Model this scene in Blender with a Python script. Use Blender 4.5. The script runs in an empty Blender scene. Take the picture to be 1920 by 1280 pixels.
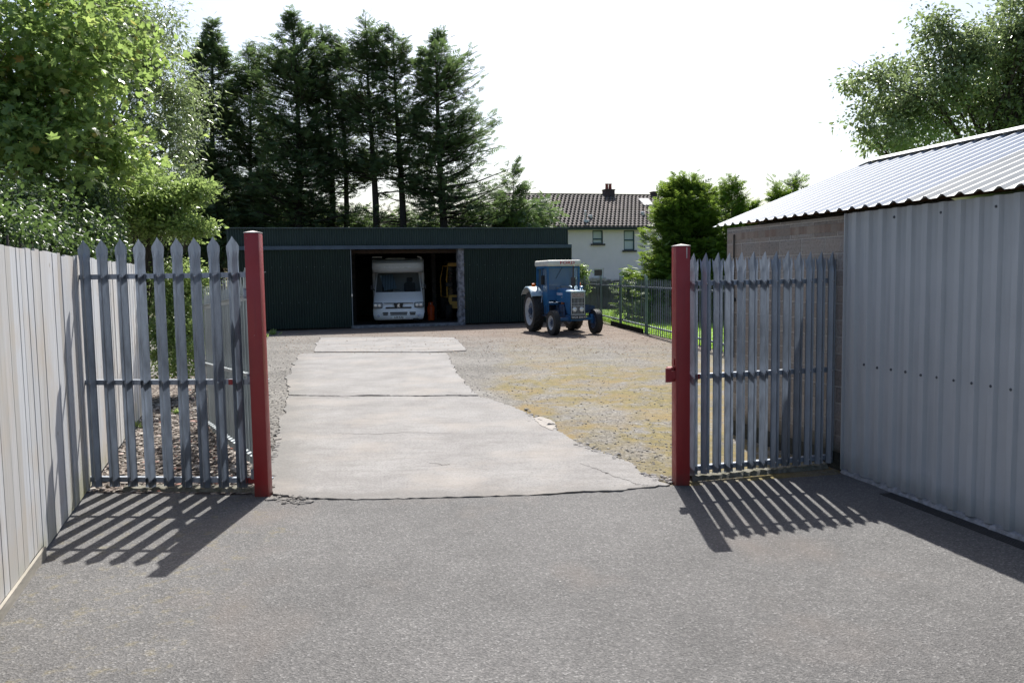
import bpy, bmesh, math, random
import numpy as np
from mathutils import Vector, Matrix, Euler

SC = bpy.context.scene
COL = SC.collection
R = math.radians
# ---------------------------------------------------------------- camera
CAM = Vector((0, 0, 1.9))
FPX = 1550.0
cam = bpy.data.cameras.new('camera')
cam_o = bpy.data.objects.new('camera', cam)
COL.objects.link(cam_o)
cam.sensor_width = 36
cam.lens = FPX / 1920 * 36
cam.clip_start = 0.05
cam.clip_end = 3000
RM = Euler((R(90 - 4.61), 0, 0)).to_matrix() @ Matrix.Rotation(R(-0.9), 3, 'Z')
cam_o.matrix_world = Matrix.Translation(CAM) @ RM.to_4x4()
SC.camera = cam_o
# ---------------------------------------------------------------- light
SUN_AZ, SUN_EL = R(3), R(50)
world = bpy.data.worlds.new('World')
SC.world = world
world.use_nodes = True
wn, wl = world.node_tree.nodes, world.node_tree.links
bg = wn['Background']
sky = wn.new('ShaderNodeTexSky')
sky.sky_type = 'NISHITA'
sky.sun_disc = False
sky.sun_elevation = SUN_EL
sky.sun_rotation = SUN_AZ
sky.air_density = 1.0
sky.dust_density = 3.0
sky.ozone_density = 2.5
wl.new(sky.outputs[0], bg.inputs[0])
bg.inputs[1].default_value = 0.092
S = Vector((math.sin(SUN_AZ) * math.cos(SUN_EL), math.cos(SUN_AZ) * math.cos(SUN_EL), math.sin(SUN_EL)))
sun = bpy.data.lights.new('sun', 'SUN')
sun.energy = 4.8
sun.angle = R(0.5)
sun.color = (1, .975, .93)
sun_o = bpy.data.objects.new('sun', sun)
sun_o.rotation_euler = S.to_track_quat('Z', 'Y').to_euler()
sun_o.location = (0, 0, 30)
COL.objects.link(sun_o)
SC.view_settings.view_transform = 'Standard'
SC.view_settings.look = 'None'
SC.view_settings.gamma = 1
SC.view_settings.exposure = 0.85
SC.cycles.max_bounces = 8
SC.cycles.transparent_max_bounces = 8


# ---------------------------------------------------------------- helpers
def ray(px, py):
    return RM @ Vector(((px - 960) / FPX, -(py - 640) / FPX, -1))


def at(px, py, Y):
    d = ray(px, py)
    return CAM + d * (Y / d.y)


def gp(px, py, z=0.0):
    d = ray(px, py)
    return CAM + d * ((z - CAM.z) / d.z)


def tag(o, label=None, cat=None, group=None, kind=None):
    if label: o['label'] = label
    if cat: o['category'] = cat
    if group: o['group'] = group
    if kind: o['kind'] = kind
    return o


def empty(name, loc=(0, 0, 0), rz=0.0, label=None, cat=None, group=None):
    o = bpy.data.objects.new(name, None)
    o.empty_display_size = .2
    COL.objects.link(o)
    o.location = loc
    o.rotation_euler = (0, 0, rz)
    return tag(o, label, cat, group)


def link(name, me, parent=None, mt=None, smooth=False, loc=None, rot=None):
    o = bpy.data.objects.new(name, me)
    COL.objects.link(o)
    if parent is not None: o.parent = parent
    if mt is not None:
        me.materials.clear()
        me.materials.append(mt)
    if smooth:
        me.polygons.foreach_set('use_smooth', [True] * len(me.polygons))
    if loc is not None: o.location = loc
    if rot is not None: o.rotation_euler = rot
    return o


def copy_tree(o, parent=None):
    c = o.copy()
    COL.objects.link(c)
    c.parent = parent
    for ch in [x for x in COL.objects if x.parent == o]:
        copy_tree(ch, c)
    return c


class MB:
    def __init__(s):
        s.v, s.f = [], []

    def add(s, vs, fs):
        n = len(s.v)
        s.v += [tuple(v) for v in vs]
        s.f += [tuple(i + n for i in f) for f in fs]
        return s

    def box(s, x0, x1, y0, y1, z0, z1, m=None):
        vs = [Vector((x, y, z)) for z in (z0, z1) for (x, y) in ((x0, y0), (x1, y0), (x1, y1), (x0, y1))]
        if m is not None: vs = [m @ v for v in vs]
        return s.add(vs, [(3, 2, 1, 0), (4, 5, 6, 7), (0, 1, 5, 4), (1, 2, 6, 5), (2, 3, 7, 6), (3, 0, 4, 7)])

    def rbox(s, x0, x1, y0, y1, z0, z1, r=.02, seg=2, m=None):
        bm = bmesh.new()
        bmesh.ops.create_cube(bm, size=1)
        for v in bm.verts:
            v.co = Vector(((x0 + x1) / 2 + v.co.x * (x1 - x0), (y0 + y1) / 2 + v.co.y * (y1 - y0), (z0 + z1) / 2 + v.co.z * (z1 - z0)))
        bmesh.ops.bevel(bm, geom=bm.edges[:], offset=r, segments=seg, profile=.5, affect='EDGES')
        return s.bm(bm, m)

    def bm(s, bm, m=None):
        bm.verts.index_update()
        vs = [(m @ v.co if m is not None else v.co.copy()) for v in bm.verts]
        fs = [tuple(v.index for v in f.verts) for f in bm.faces]
        bm.free()
        return s.add(vs, fs)

    def tube(s, pts, rs, n=8, cap=True):
        pts = [Vector(p) for p in pts]
        if not isinstance(rs, (list, tuple)): rs = [rs] * len(pts)
        base = len(s.v)
        prev = None
        for i, p in enumerate(pts):
            d = (pts[min(i + 1, len(pts) - 1)] - pts[max(i - 1, 0)]).normalized()
            if prev is None:
                a = Vector((0, 0, 1)) if abs(d.z) < .9 else Vector((1, 0, 0))
                u = d.cross(a).normalized()
            else:
                u = (prev - d * prev.dot(d)).normalized()
            prev = u
            w = d.cross(u)
            for k in range(n):
                t = 2 * math.pi * k / n
                s.v.append(tuple(p + (u * math.cos(t) + w * math.sin(t)) * rs[i]))
        for i in range(len(pts) - 1):
            for k in range(n):
                a = base + i * n + k
                b = base + i * n + (k + 1) % n
                s.f.append((a, b, b + n, a + n))
        if cap:
            s.f.append(tuple(base + k for k in range(n))[::-1])
            s.f.append(tuple(base + (len(pts) - 1) * n + k for k in range(n)))
        return s

    def lathe(s, prof, n=32, axis='X', c=(0, 0, 0), caps=True):
        # prof: (along, radius)
        base = len(s.v)
        for a, r in prof:
            for k in range(n):
                t = 2 * math.pi * k / n
                p = (a, r * math.cos(t), r * math.sin(t)) if axis == 'X' else ((r * math.cos(t), a, r * math.sin(t)) if axis == 'Y' else (r * math.cos(t), r * math.sin(t), a))
                s.v.append((p[0] + c[0], p[1] + c[1], p[2] + c[2]))
        for i in range(len(prof) - 1):
            for k in range(n):
                a = base + i * n + k
                b = base + i * n + (k + 1) % n
                s.f.append((a, b, b + n, a + n))
        for i in (0, len(prof) - 1):
            if caps and prof[i][1] > 1e-4: s.f.append(tuple(base + i * n + k for k in range(n)))
        return s

    def prism(s, poly, x0, x1, plane='YZ', m=None):
        # poly of 2D points extruded between x0 and x1 along the remaining axis
        n = len(poly)
        vs = []
        for x in (x0, x1):
            for a, b in poly:
                p = (x, a, b) if plane == 'YZ' else ((a, x, b) if plane == 'XZ' else (a, b, x))
                vs.append(m @ Vector(p) if m is not None else p)
        fs = [tuple(range(n))[::-1], tuple(range(n, 2 * n))]
        fs += [(i, (i + 1) % n, n + (i + 1) % n, n + i) for i in range(n)]
        return s.add(vs, fs)

    def mesh(s, name, fix=True):
        me = bpy.data.meshes.new(name)
        me.from_pydata(s.v, [], s.f)
        if fix:
            bm = bmesh.new()
            bm.from_mesh(me)
            bmesh.ops.recalc_face_normals(bm, faces=bm.faces)
            bm.to_mesh(me)
            bm.free()
        me.update()
        return me

    def build(s, name, mt, parent=None, smooth=False, fix=True, **k):
        o = link(name, s.mesh(name, fix), parent, mt, **k)
        if smooth:
            autosmooth(o.data, 40)
        return o


def autosmooth(me, deg):
    me.polygons.foreach_set('use_smooth', [True] * len(me.polygons))
    bm = bmesh.new()
    bm.from_mesh(me)
    for e in bm.edges:
        if len(e.link_faces) == 2 and e.calc_face_angle(0) > R(deg): e.smooth = False
    bm.to_mesh(me)
    bm.free()


def text_part(name, s, size, mt, parent, loc, rot, extrude=.002, sx=1.0, bold=0.0):
    c = bpy.data.curves.new(name, 'FONT')
    c.body = s
    c.size = size
    c.extrude = extrude
    c.offset = bold
    c.align_x = 'CENTER'
    c.align_y = 'CENTER'
    c.resolution_u = 2
    t = bpy.data.objects.new('tmp', c)
    COL.objects.link(t)
    bpy.context.view_layer.update()
    me = bpy.data.meshes.new_from_object(t)
    bpy.data.objects.remove(t)
    o = link(name, me, parent, mt, loc=loc, rot=rot)
    o.scale = (sx, 1, 1)
    return o


# ---------------------------------------------------------------- materials
class NT:
    def __init__(s, name):
        s.m = bpy.data.materials.new(name)
        s.m.use_nodes = True
        s.n, s.l = s.m.node_tree.nodes, s.m.node_tree.links
        s.p = s.n['Principled BSDF']
        s.out = s.n['Material Output']
        s.tc = s.n.new('ShaderNodeTexCoord')

    def co(s, scale=(1, 1, 1), src='Object', rot=(0, 0, 0)):
        mp = s.n.new('ShaderNodeMapping')
        mp.inputs['Scale'].default_value = scale
        mp.inputs['Rotation'].default_value = rot
        s.l.new(s.tc.outputs[src], mp.inputs[0])
        return mp.outputs[0]

    def noise(s, v, scale, detail=6, rough=.6, dist=0):
        t = s.n.new('ShaderNodeTexNoise')
        s.l.new(v, t.inputs['Vector'])
        t.inputs['Scale'].default_value = scale
        t.inputs['Detail'].default_value = detail
        t.inputs['Roughness'].default_value = rough
        t.inputs['Distortion'].default_value = dist
        return t.outputs['Fac']

    def vor(s, v, scale, out='Distance', feature='F1', rand=1):
        t = s.n.new('ShaderNodeTexVoronoi')
        t.feature = feature
        s.l.new(v, t.inputs['Vector'])
        t.inputs['Scale'].default_value = scale
        t.inputs['Randomness'].default_value = rand
        return t.outputs[out]

    def ramp(s, fac, stops, interp='LINEAR'):
        t = s.n.new('ShaderNodeValToRGB')
        t.color_ramp.interpolation = interp
        e = t.color_ramp.elements
        while len(e) < len(stops): e.new(.5)
        for i, (p, c) in enumerate(stops):
            e[i].position = p
            if not isinstance(c, (tuple, list)): c = (c, c, c)
            e[i].color = (*c, 1)
        s.l.new(fac, t.inputs[0])
        return t.outputs[0]

    def mix(s, fac, a, b, mode='MIX'):
        t = s.n.new('ShaderNodeMix')
        t.data_type = 'RGBA'
        t.blend_type = mode
        for sock, val in ((t.inputs[0], fac), (t.inputs[6], a), (t.inputs[7], b)):
            if isinstance(val, bpy.types.NodeSocket):
                s.l.new(val, sock)
            elif isinstance(val, (tuple, list)):
                sock.default_value = (*val, 1) if len(val) == 3 else val
            else:
                sock.default_value = val if sock.type == 'VALUE' else (val, val, val, 1)
        return t.outputs[2]

    def math(s, op, a, b=0.0, c=0.0):
        t = s.n.new('ShaderNodeMath')
        t.operation = op
        for i, val in enumerate((a, b, c)):
            if isinstance(val, bpy.types.NodeSocket): s.l.new(val, t.inputs[i])
            else: t.inputs[i].default_value = val
        return t.outputs[0]

    def sep(s, v):
        t = s.n.new('ShaderNodeSeparateXYZ')
        s.l.new(v, t.inputs[0])
        return t.outputs

    def island(s):
        return s.n.new('ShaderNodeNewGeometry').outputs['Random Per Island']

    def set(s, color=None, rough=None, metal=None, spec=None):
        for k, v in (('Base Color', color), ('Roughness', rough), ('Metallic', metal), ('Specular IOR Level', spec)):
            if v is None: continue
            i = s.p.inputs[k]
            if isinstance(v, bpy.types.NodeSocket): s.l.new(v, i)
            elif isinstance(v, (tuple, list)): i.default_value = (*v, 1)
            else: i.default_value = v
        return s

    def bump(s, h, dist=.01, strength=1.0, prev=None):
        b = s.n.new('ShaderNodeBump')
        b.inputs['Distance'].default_value = dist
        b.inputs['Strength'].default_value = strength
        s.l.new(h, b.inputs['Height'])
        if prev is not None: s.l.new(prev, b.inputs['Normal'])
        s.l.new(b.outputs[0], s.p.inputs['Normal'])
        return b.outputs[0]


def simple(name, c, c2=None, rough=.6, metal=0.0, scale=6, lo=.35, hi=.65, bump=0.0, bscale=40, spec=.5, stretch=(1, 1, 1)):
    t = NT(name)
    if c2 is None: c2 = tuple(x * .8 for x in c)
    v = t.co(stretch)
    t.set(t.ramp(t.noise(v, scale), [(lo, c2), (hi, c)]), rough, metal, spec)
    if bump: t.bump(t.noise(v, bscale, 4), bump)
    return t.m


def glassy(name, c=(.5, .55, .6), alpha=.25, rough=.05):
    t = NT(name)
    tr = t.n.new('ShaderNodeBsdfTransparent')
    tr.inputs[0].default_value = (.8, .88, .92, 1)
    mx = t.n.new('ShaderNodeMixShader')
    mx.inputs[0].default_value = alpha
    t.set(c, rough)
    t.l.new(tr.outputs[0], mx.inputs[1])
    t.l.new(t.p.outputs[0], mx.inputs[2])
    t.l.new(mx.outputs[0], t.out.inputs[0])
    return t.m


def leafmat(name, stops, trans=.45, tcol=(.30, .42, .05), rough=.45, spec=.5):
    t = NT(name)
    c = t.ramp(t.island(), stops)
    big = t.noise(t.co(), .8, 2)
    c = t.mix(t.ramp(big, [(.35, .0), (.7, .35)]), c, (c_ := tuple(min(1, x * 1.5) for x in stops[len(stops) // 2][1])))
    t.set(c, rough, 0, spec)
    tl = t.n.new('ShaderNodeBsdfTranslucent')
    tc = t.mix(.5, c, tcol)
    t.l.new(tc, tl.inputs[0])
    mx = t.n.new('ShaderNodeMixShader')
    mx.inputs[0].default_value = trans
    t.l.new(t.p.outputs[0], mx.inputs[1])
    t.l.new(tl.outputs[0], mx.inputs[2])
    t.l.new(mx.outputs[0], t.out.inputs[0])
    return t.m


def m_tarmac():
    t = NT('tarmac')
    v = t.co()
    cell = t.sep(t.vor(v, 95, 'Color'))[0]
    c = t.ramp(cell, [(0, (.035, .034, .033)), (.35, (.088, .084, .081)), (.75, (.140, .133, .127)), (.93, (.20, .19, .18)), (1, (.32, .31, .30))])
    c = t.mix(.54, c, (.099, .096, .094))
    big = t.ramp(t.noise(v, .45, 4, .55), [(.3, .80), (.7, 1.16)])
    c = t.mix(1.0, c, big, 'MULTIPLY')
    med = t.ramp(t.noise(v, 3.5, 5, .6), [(.3, .90), (.7, 1.08)])
    c = t.mix(1.0, c, med, 'MULTIPLY')
    st = t.ramp(t.noise(t.co((1, .7, 1)), .8, 3), [(.55, .0), (.75, .55)])
    c = t.mix(st, c, (.150, .122, .104))
    # moss in the corner beside the wooden fence
    xyz = t.sep(v)
    near = t.math('LESS_THAN', t.math('ADD', xyz[0], t.math('MULTIPLY', t.noise(v, 2, 3), 1.2)), -1.15)
    mo = t.ramp(t.noise(v, 7, 6, .7), [(.54, .0), (.70, .32)])
    c = t.mix(t.math('MULTIPLY', mo, near), c, (.23, .18, .05))
    sp = t.ramp(t.vor(t.co((1, 1, 1)), 3.1), [(.012, 1.0), (.022, .0)])
    c = t.mix(sp, c, (.5, .48, .45))
    t.set(c, .85, 0, .35)
    h = t.math('ADD', t.vor(v, 95), t.math('MULTIPLY', t.noise(v, 25, 4), .8))
    t.bump(h, .006, .8)
    return t.m


def m_yard():
    t = NT('yard')
    v = t.co()
    xyz = t.sep(v)
    cell = t.sep(t.vor(v, 38, 'Color'))
    c = t.ramp(cell[0], [(0, (.08, .074, .068)), (.3, (.13, .122, .112)), (.7, (.18, .168, .15)), (1, (.27, .25, .225))])
    fine = t.ramp(t.noise(v, 48, 5, .8), [(.32, .60), (.68, 1.28)])
    c = t.mix(1.0, c, fine, 'MULTIPLY')
    big = t.ramp(t.noise(v, .5, 5, .6), [(.3, .78), (.7, 1.15)])
    c = t.mix(1.0, c, big, 'MULTIPLY')
    pale = t.ramp(t.noise(t.co((.6, 1.3, 1)), .9, 6, .65), [(.50, .0), (.66, .6)])
    c = t.mix(pale, c, (.215, .205, .19))
    # yellow moss
    m1 = t.ramp(t.noise(t.co((1, 1, 1)), 1.9, 9, .76, .3), [(.40, .0), (.52, .92)])
    gate = t.ramp(t.math('ADD', xyz[0], t.math('MULTIPLY', t.noise(v, .45, 3), 1.5)), [(.25, 0.0), (.75, 1.0)])
    ny = t.ramp(t.math('MULTIPLY', xyz[1], .05), [(.75, 1.0), (1.0, 0.3)])
    patch = t.ramp(t.noise(t.co((1, .55, 1)), .62, 4, .6), [(.40, .2), (.50, 1.0)])
    m1 = t.math('MULTIPLY', t.math('MULTIPLY', t.math('MULTIPLY', m1, gate), ny), patch)
    mc = t.ramp(t.noise(v, 9, 6, .7), [(.35, (.10, .085, .035)), (.65, (.205, .16, .055))])
    mc = t.mix(t.ramp(t.noise(v, .8, 4), [(.46, 0.0), (.60, .75)]), mc, (.20, .14, .06))
    c = t.mix(m1, c, mc)
    # red-brown soil and needles near the shed and the far fence
    q = t.math('ADD', t.math('ADD', xyz[1], t.math('MULTIPLY', xyz[0], .55)), t.math('MULTIPLY', t.noise(v, .6, 5, .6), 8.0))
    red = t.ramp(t.math('MULTIPLY', q, 1 / 50.0), [(.50, .0), (.62, .85)])
    rc = t.ramp(t.noise(t.co((.4, 2, 1)), 2.5, 6, .7), [(.3, (.085, .062, .047)), (.6, (.20, .155, .125)), (.75, (.30, .26, .225))])
    c = t.mix(red, c, rc)
    pe = t.vor(v, 7)
    pp = t.ramp(pe, [(.02, .8), (.04, .0)])
    c = t.mix(pp, c, t.ramp(cell[1], [(0, (.03, .03, .03)), (.6, (.1, .08, .06)), (1, (.5, .46, .4))]))
    t.set(c, .92, 0, .2)
    h = t.math('ADD', t.vor(v, 38), t.math('MULTIPLY', t.noise(v, 6, 6, .65), 2.0))
    t.bump(h, .009, .8)
    return t.m


def m_concrete():
    t = NT('concrete')
    v = t.co()
    c = t.ramp(t.noise(v, 1.2, 6, .6), [(.3, (.185, .175, .168)), (.5, (.232, .222, .213)), (.72, (.272, .262, .252))])
    sp = t.ramp(t.noise(v, 45, 5, .75), [(.33, .62), (.5, 1.0), (.72, 1.14)])
    c = t.mix(1.0, c, sp, 'MULTIPLY')
    st = t.ramp(t.noise(t.co((.5, 2.2, 1)), 3.5, 7, .7), [(.50, 0.0), (.68, .65)])
    c = t.mix(st, c, (.165, .155, .145))
    xyz = t.sep(v)
    dl = t.math('ADD', t.math('ADD', xyz[0], 2.05), t.math('MULTIPLY', t.math('SUBTRACT', xyz[1], 7.2), .25))
    tr_ = t.ramp(t.noise(t.co((2.2, .22, 1), rot=(0, 0, .12)), 1.3, 4, .55), [(.50, 0.0), (.70, .14)])
    c = t.mix(tr_, c, (.155, .145, .137))
    dn = t.noise(v, 2.6, 7, .7)
    e1 = t.ramp(t.math('ADD', dl, t.math('MULTIPLY', dn, .9)), [(.45, .85), (.85, 0.0)])
    c = t.mix(e1, c, t.mix(t.noise(v, 30, 4), (.10, .095, .088), (.22, .21, .195)))
    e2 = t.ramp(t.math('ADD', t.math('MULTIPLY', t.math('SUBTRACT', xyz[1], 7.1), .8), t.math('MULTIPLY', dn, .8)), [(.38, .6), (.60, 0.0)])
    c = t.mix(e2, c, (.15, .14, .13))
    wm = t.ramp(t.noise(v, .9, 4), [(.5, 0.0), (.72, .5)])
    c = t.mix(wm, c, (.31, .275, .24))
    pit = t.ramp(t.vor(v, 9), [(.03, 1.0), (.07, 0.0)])
    c = t.mix(t.math('MULTIPLY', pit, t.ramp(t.noise(v, 2.2, 3), [(.5, 0.0), (.6, .8)])), c, (.10, .09, .08))
    t.set(c, .9, 0, .25)
    h = t.math('ADD', t.noise(v, 40, 6, .7), t.math('MULTIPLY', t.noise(v, 5, 5), 1.0))
    t.bump(h, .012, .7)
    return t.m


def m_galv(name='galvanised', base=(.285, .315, .36), lo=.6, rough=.5):
    t = NT(name)
    v = t.co()
    isl = t.math('MULTIPLY', t.noise(v, 1.2, 2), 1)
    sp = t.noise(t.co((1, 1, .22)), 30, 5, .65)
    c = t.ramp(sp, [(.30, tuple(x * (lo + .2) for x in base)), (.52, base), (.74, tuple(min(1, x * 1.18) for x in base))])
    c = t.mix(1.0, c, t.ramp(isl, [(.3, .8), (.7, 1.2)]), 'MULTIPLY')
    dr = t.ramp(t.noise(t.co((14, 14, .8)), 1.5, 5), [(.5, 0.0), (.7, .3)])
    c = t.mix(dr, c, (.13, .13, .13))
    t.set(c, t.ramp(sp, [(.3, rough - .12), (.7, rough + .1)]), .35, .5)
    t.bump(sp, .0006)
    return t.m


def m_wood():
    t = NT('weathered_wood')
    isl = t.island()
    v0 = t.co((1, 1, 1))
    # shift grain per board
    add = t.n.new('ShaderNodeVectorMath')
    add.operation = 'ADD'
    t.l.new(v0, add.inputs[0])
    cmb = t.n.new('ShaderNodeCombineXYZ')
    t.l.new(t.math('MULTIPLY', isl, 37.0), cmb.inputs[0])
    t.l.new(t.math('MULTIPLY', isl, 13.0), cmb.inputs[2])
    t.l.new(cmb.outputs[0], add.inputs[1])
    mp = t.n.new('ShaderNodeMapping')
    mp.inputs['Scale'].default_value = (17, 17, .9)
    t.l.new(add.outputs[0], mp.inputs[0])
    g = t.noise(mp.outputs[0], 1.6, 7, .65, .6)
    c = t.ramp(g, [(.24, (.33, .32, .31)), (.38, (.48, .475, .47)), (.65, (.555, .555, .56))])
    tone = t.ramp(isl, [(0, (.74, .70, .64)), (.3, (1, .99, .97)), (.6, (.93, .96, 1.0)), (.85, (1.08, 1.08, 1.08)), (1, (.84, .81, .77))])
    c = t.mix(1.0, c, tone, 'MULTIPLY')
    kn = t.ramp(t.vor(t.co((1.6, 1.6, .9)), 3.2), [(.035, .8), (.075, 0.0)])
    c = t.mix(kn, c, (.16, .12, .08))
    br = t.ramp(t.noise(v0, 1.7, 4), [(.5, 0.0), (.72, .5)])
    c = t.mix(br, c, (.50, .41, .31))
    z = t.sep(v0)[2]
    al = t.ramp(t.math('ADD', z, t.math('MULTIPLY', t.noise(v0, 4, 5), .7)), [(.38, .75), (.72, 0.0)])
    c = t.mix(t.math('MULTIPLY', al, t.ramp(t.noise(v0, .9, 3), [(.42, 0.1), (.6, 1.0)])), c, (.28, .27, .10))
    t.set(c, .85, 0, .25)
    t.bump(g, .0012, .6)
    return t.m


def m_blocks():
    t = NT('blocks')
    v = t.co()
    xyz = t.sep(v)
    cmb = t.n.new('ShaderNodeCombineXYZ')
    t.l.new(xyz[0], cmb.inputs[0])
    t.l.new(xyz[2], cmb.inputs[1])
    b = t.n.new('ShaderNodeTexBrick')
    t.l.new(cmb.outputs[0], b.inputs['Vector'])
    b.inputs['Scale'].default_value = 1
    b.inputs['Brick Width'].default_value = .37
    b.inputs['Row Height'].default_value = .158
    b.inputs['Mortar Size'].default_value = .011
    b.inputs['Mortar Smooth'].default_value = .3
    b.inputs['Color1'].default_value = (.34, .31, .285, 1)
    b.inputs['Color2'].default_value = (.24, .215, .195, 1)
    b.inputs['Mortar'].default_value = (.40, .37, .34, 1)
    n = t.noise(v, 38, 6, .8)
    c = t.mix(1.0, b.outputs['Color'], t.ramp(n, [(.3, .45), (.5, 1.0), (.7, 1.2)]), 'MULTIPLY')
    c = t.mix(t.ramp(t.noise(v, 2.2, 5), [(.45, 0.0), (.7, .5)]), c, (.36, .27, .21))
    damp = t.ramp(t.math('ADD', xyz[2], t.math('MULTIPLY', t.noise(v, 3, 5), .5)), [(.35, .85), (.62, 0.0)])
    c = t.mix(damp, c, (.055, .055, .035))
    t.set(c, .95, 0, .15)
    h = t.math('ADD', t.math('MULTIPLY', b.outputs['Fac'], -1.0), t.math('MULTIPLY', n, .8))
    t.bump(h, .012)
    return t.m


def m_tiles():
    t = NT('roof_tiles')
    v = t.co()
    c = t.ramp(t.noise(v, 9, 5), [(.3, (.075, .062, .058)), (.7, (.17, .145, .135))])
    c = t.mix(t.ramp(t.noise(v, .5, 4), [(.5, 0.0), (.7, .5)]), c, (.22, .17, .15))
    t.set(c, .8, 0, .3)
    return t.m

TARMAC, YARD, CONC, GALV, WOOD, BLOCK, TILES = m_tarmac(), m_yard(), m_concrete(), m_galv(), m_wood(), m_blocks(), m_tiles()
GALV_PALE = m_galv('galvanised_dull', (.36, .39, .40), .75, .55)
YSTONE = simple('yard_stone', (.24, .225, .20), (.13, .12, .11), .95, scale=9)
RED = simple('red_paint', (.34, .026, .026), (.27, .019, .020), .42, scale=3, bump=.002, bscale=12)
_t = NT('red_paint')
_v = _t.co()
_c = _t.ramp(_t.noise(_t.co((1, 1, .4)), 3, 5), [(.3, (.235, .017, .019)), (.7, (.31, .024, .024))])
_c = _t.mix(_t.ramp(_t.vor(_v, 13), [(.035, .8), (.06, 0.0)]), _c, (.34, .22, .20))
_c = _t.mix(_t.ramp(_t.math('ADD', _t.sep(_v)[2], _t.math('MULTIPLY', _t.noise(_v, 9, 5), .25)), [(.10, .75), (.24, 0.0)]), _c, (.10, .055, .045))
_c = _t.mix(_t.ramp(_t.noise(_t.co((22, 22, .8)), 1.2, 5), [(.56, 0.0), (.72, .35)]), _c, (.14, .02, .02))
_t.set(_c, _t.ramp(_t.noise(_v, 6, 4), [(.3, .35), (.7, .6)]))
_t.bump(_t.noise(_v, 14, 4), .002)
RED = _t.m
CAPW = simple('cap_weathered', (.55, .5, .47), (.4, .34, .32), .6, scale=12)
BLACK = simple('black_plastic', (.012, .012, .013), rough=.5)
RUBBER = simple('rubber', (.030, .029, .028), (.020, .020, .020), .75, scale=20, bump=.004, bscale=60)
CHROME = simple('bright_metal', (.6, .6, .62), rough=.3, metal=.8)
GLASS = glassy('sky_sheen_glass', (.22, .32, .45), .5, .08)  # pale blue body colour paints the sky's reflection into the panes
BOLT = simple('bolt_steel', (.42, .43, .45), rough=.45, metal=.6)
SOIL = simple('soil_grass', (.12, .14, .05), (.10, .08, .05), .95, scale=1.3, bump=.03, bscale=14)


# ---------------------------------------------------------------- ground
def sheet(name, pts, z, mt, label=None, kind='structure', cuts=0, h=0.0):
    bm = bmesh.new()
    vs = [bm.verts.new((p[0], p[1], z)) for p in pts]
    f = bm.faces.new(vs)
    if f.normal.z < 0 or True:
        bm.normal_update()
        if f.normal.z < 0: f.normal_flip()
    if h:
        r = bmesh.ops.extrude_face_region(bm, geom=[f])
        for v in [e for e in r['geom'] if isinstance(e, bmesh.types.BMVert)]: v.co.z -= h
        bmesh.ops.recalc_face_normals(bm, faces=bm.faces)
    me = bpy.data.meshes.new(name)
    bm.to_mesh(me)
    bm.free()
    o = link(name, me, None, mt)
    o['kind'] = kind
    return o


def ragged(pts, amp, step, rng, close=True):
    out = []
    n = len(pts)
    for i in range(n if close else n - 1):
        a, b = Vector(pts[i][:2]), Vector(pts[(i + 1) % n][:2])
        L = (b - a).length
        k = max(1, int(L / step))
        nn = Vector((-(b - a).y, (b - a).x)).normalized()
        for j in range(k):
            t = j / k
            out.append(a.lerp(b, t) + nn * rng.gauss(0, amp) * (0 if j == 0 else 1))
    return out


rg = random.Random(4)
sheet('ground', [(-900, -60), (900, -60), (900, 1500), (-900, 1500)], -.03, SOIL)
# yard beyond the gate
sheet('yard', [(-14, 6.9), (3.4, 6.9), (5.4, 18), (3.6, 30), (3.4, 36), (-14, 32)], -.012, YARD)
edge = [gp(x, y) for x, y in ((140, 925), (300, 925), (480, 928), (540, 936), (700, 937), (860, 933), (1000, 929), (1150, 922), (1262, 910), (1300, 910), (1440, 898), (1575, 889))]
for i, line in enumerate((((1085, 868), (1118, 880), (1150, 893), (1196, 909), (1230, 912)), ((620, 812), (700, 815), (770, 811), (860, 814)), ((545, 748), (640, 744.5), (660, 747)), ((800, 868), (835, 872), (850, 869)))):
    pts = [gp(*q) for q in line]
    mb = MB()
    rc = random.Random(i)
    P_ = []
    for a, b in zip(pts[:-1], pts[1:]):
        for k in range(9):
            q = a.lerp(b, k / 9)
            P_.append((q.x + rc.gauss(0, .012), q.y + rc.gauss(0, .018)))
    for k, (x, y) in enumerate(P_):
        w = .0045 * math.sin(math.pi * (k + .5) / len(P_)) + .001
        mb.v += [(x, y - w * rc.uniform(.6, 2), .0075), (x, y + w * rc.uniform(.6, 2), .0075)]
    mb.f = [(2 * k, 2 * k + 2, 2 * k + 3, 2 * k + 1) for k in range(len(P_) - 1)]
    mb.build('crack', simple('crack%d' % i, (.045, .04, .035), rough=1), fix=False)['kind'] = 'structure'
edge = ragged([(p.x, p.y) for p in edge], .012, .06, rg, close=False) + [(3.3, 7.72)]
edge = [(-9, 7.3)] + [tuple(p) for p in edge] + [(9, 7.72), (9, -12), (-9, -12)]
sheet('tarmac', edge, .0, TARMAC)
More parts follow.
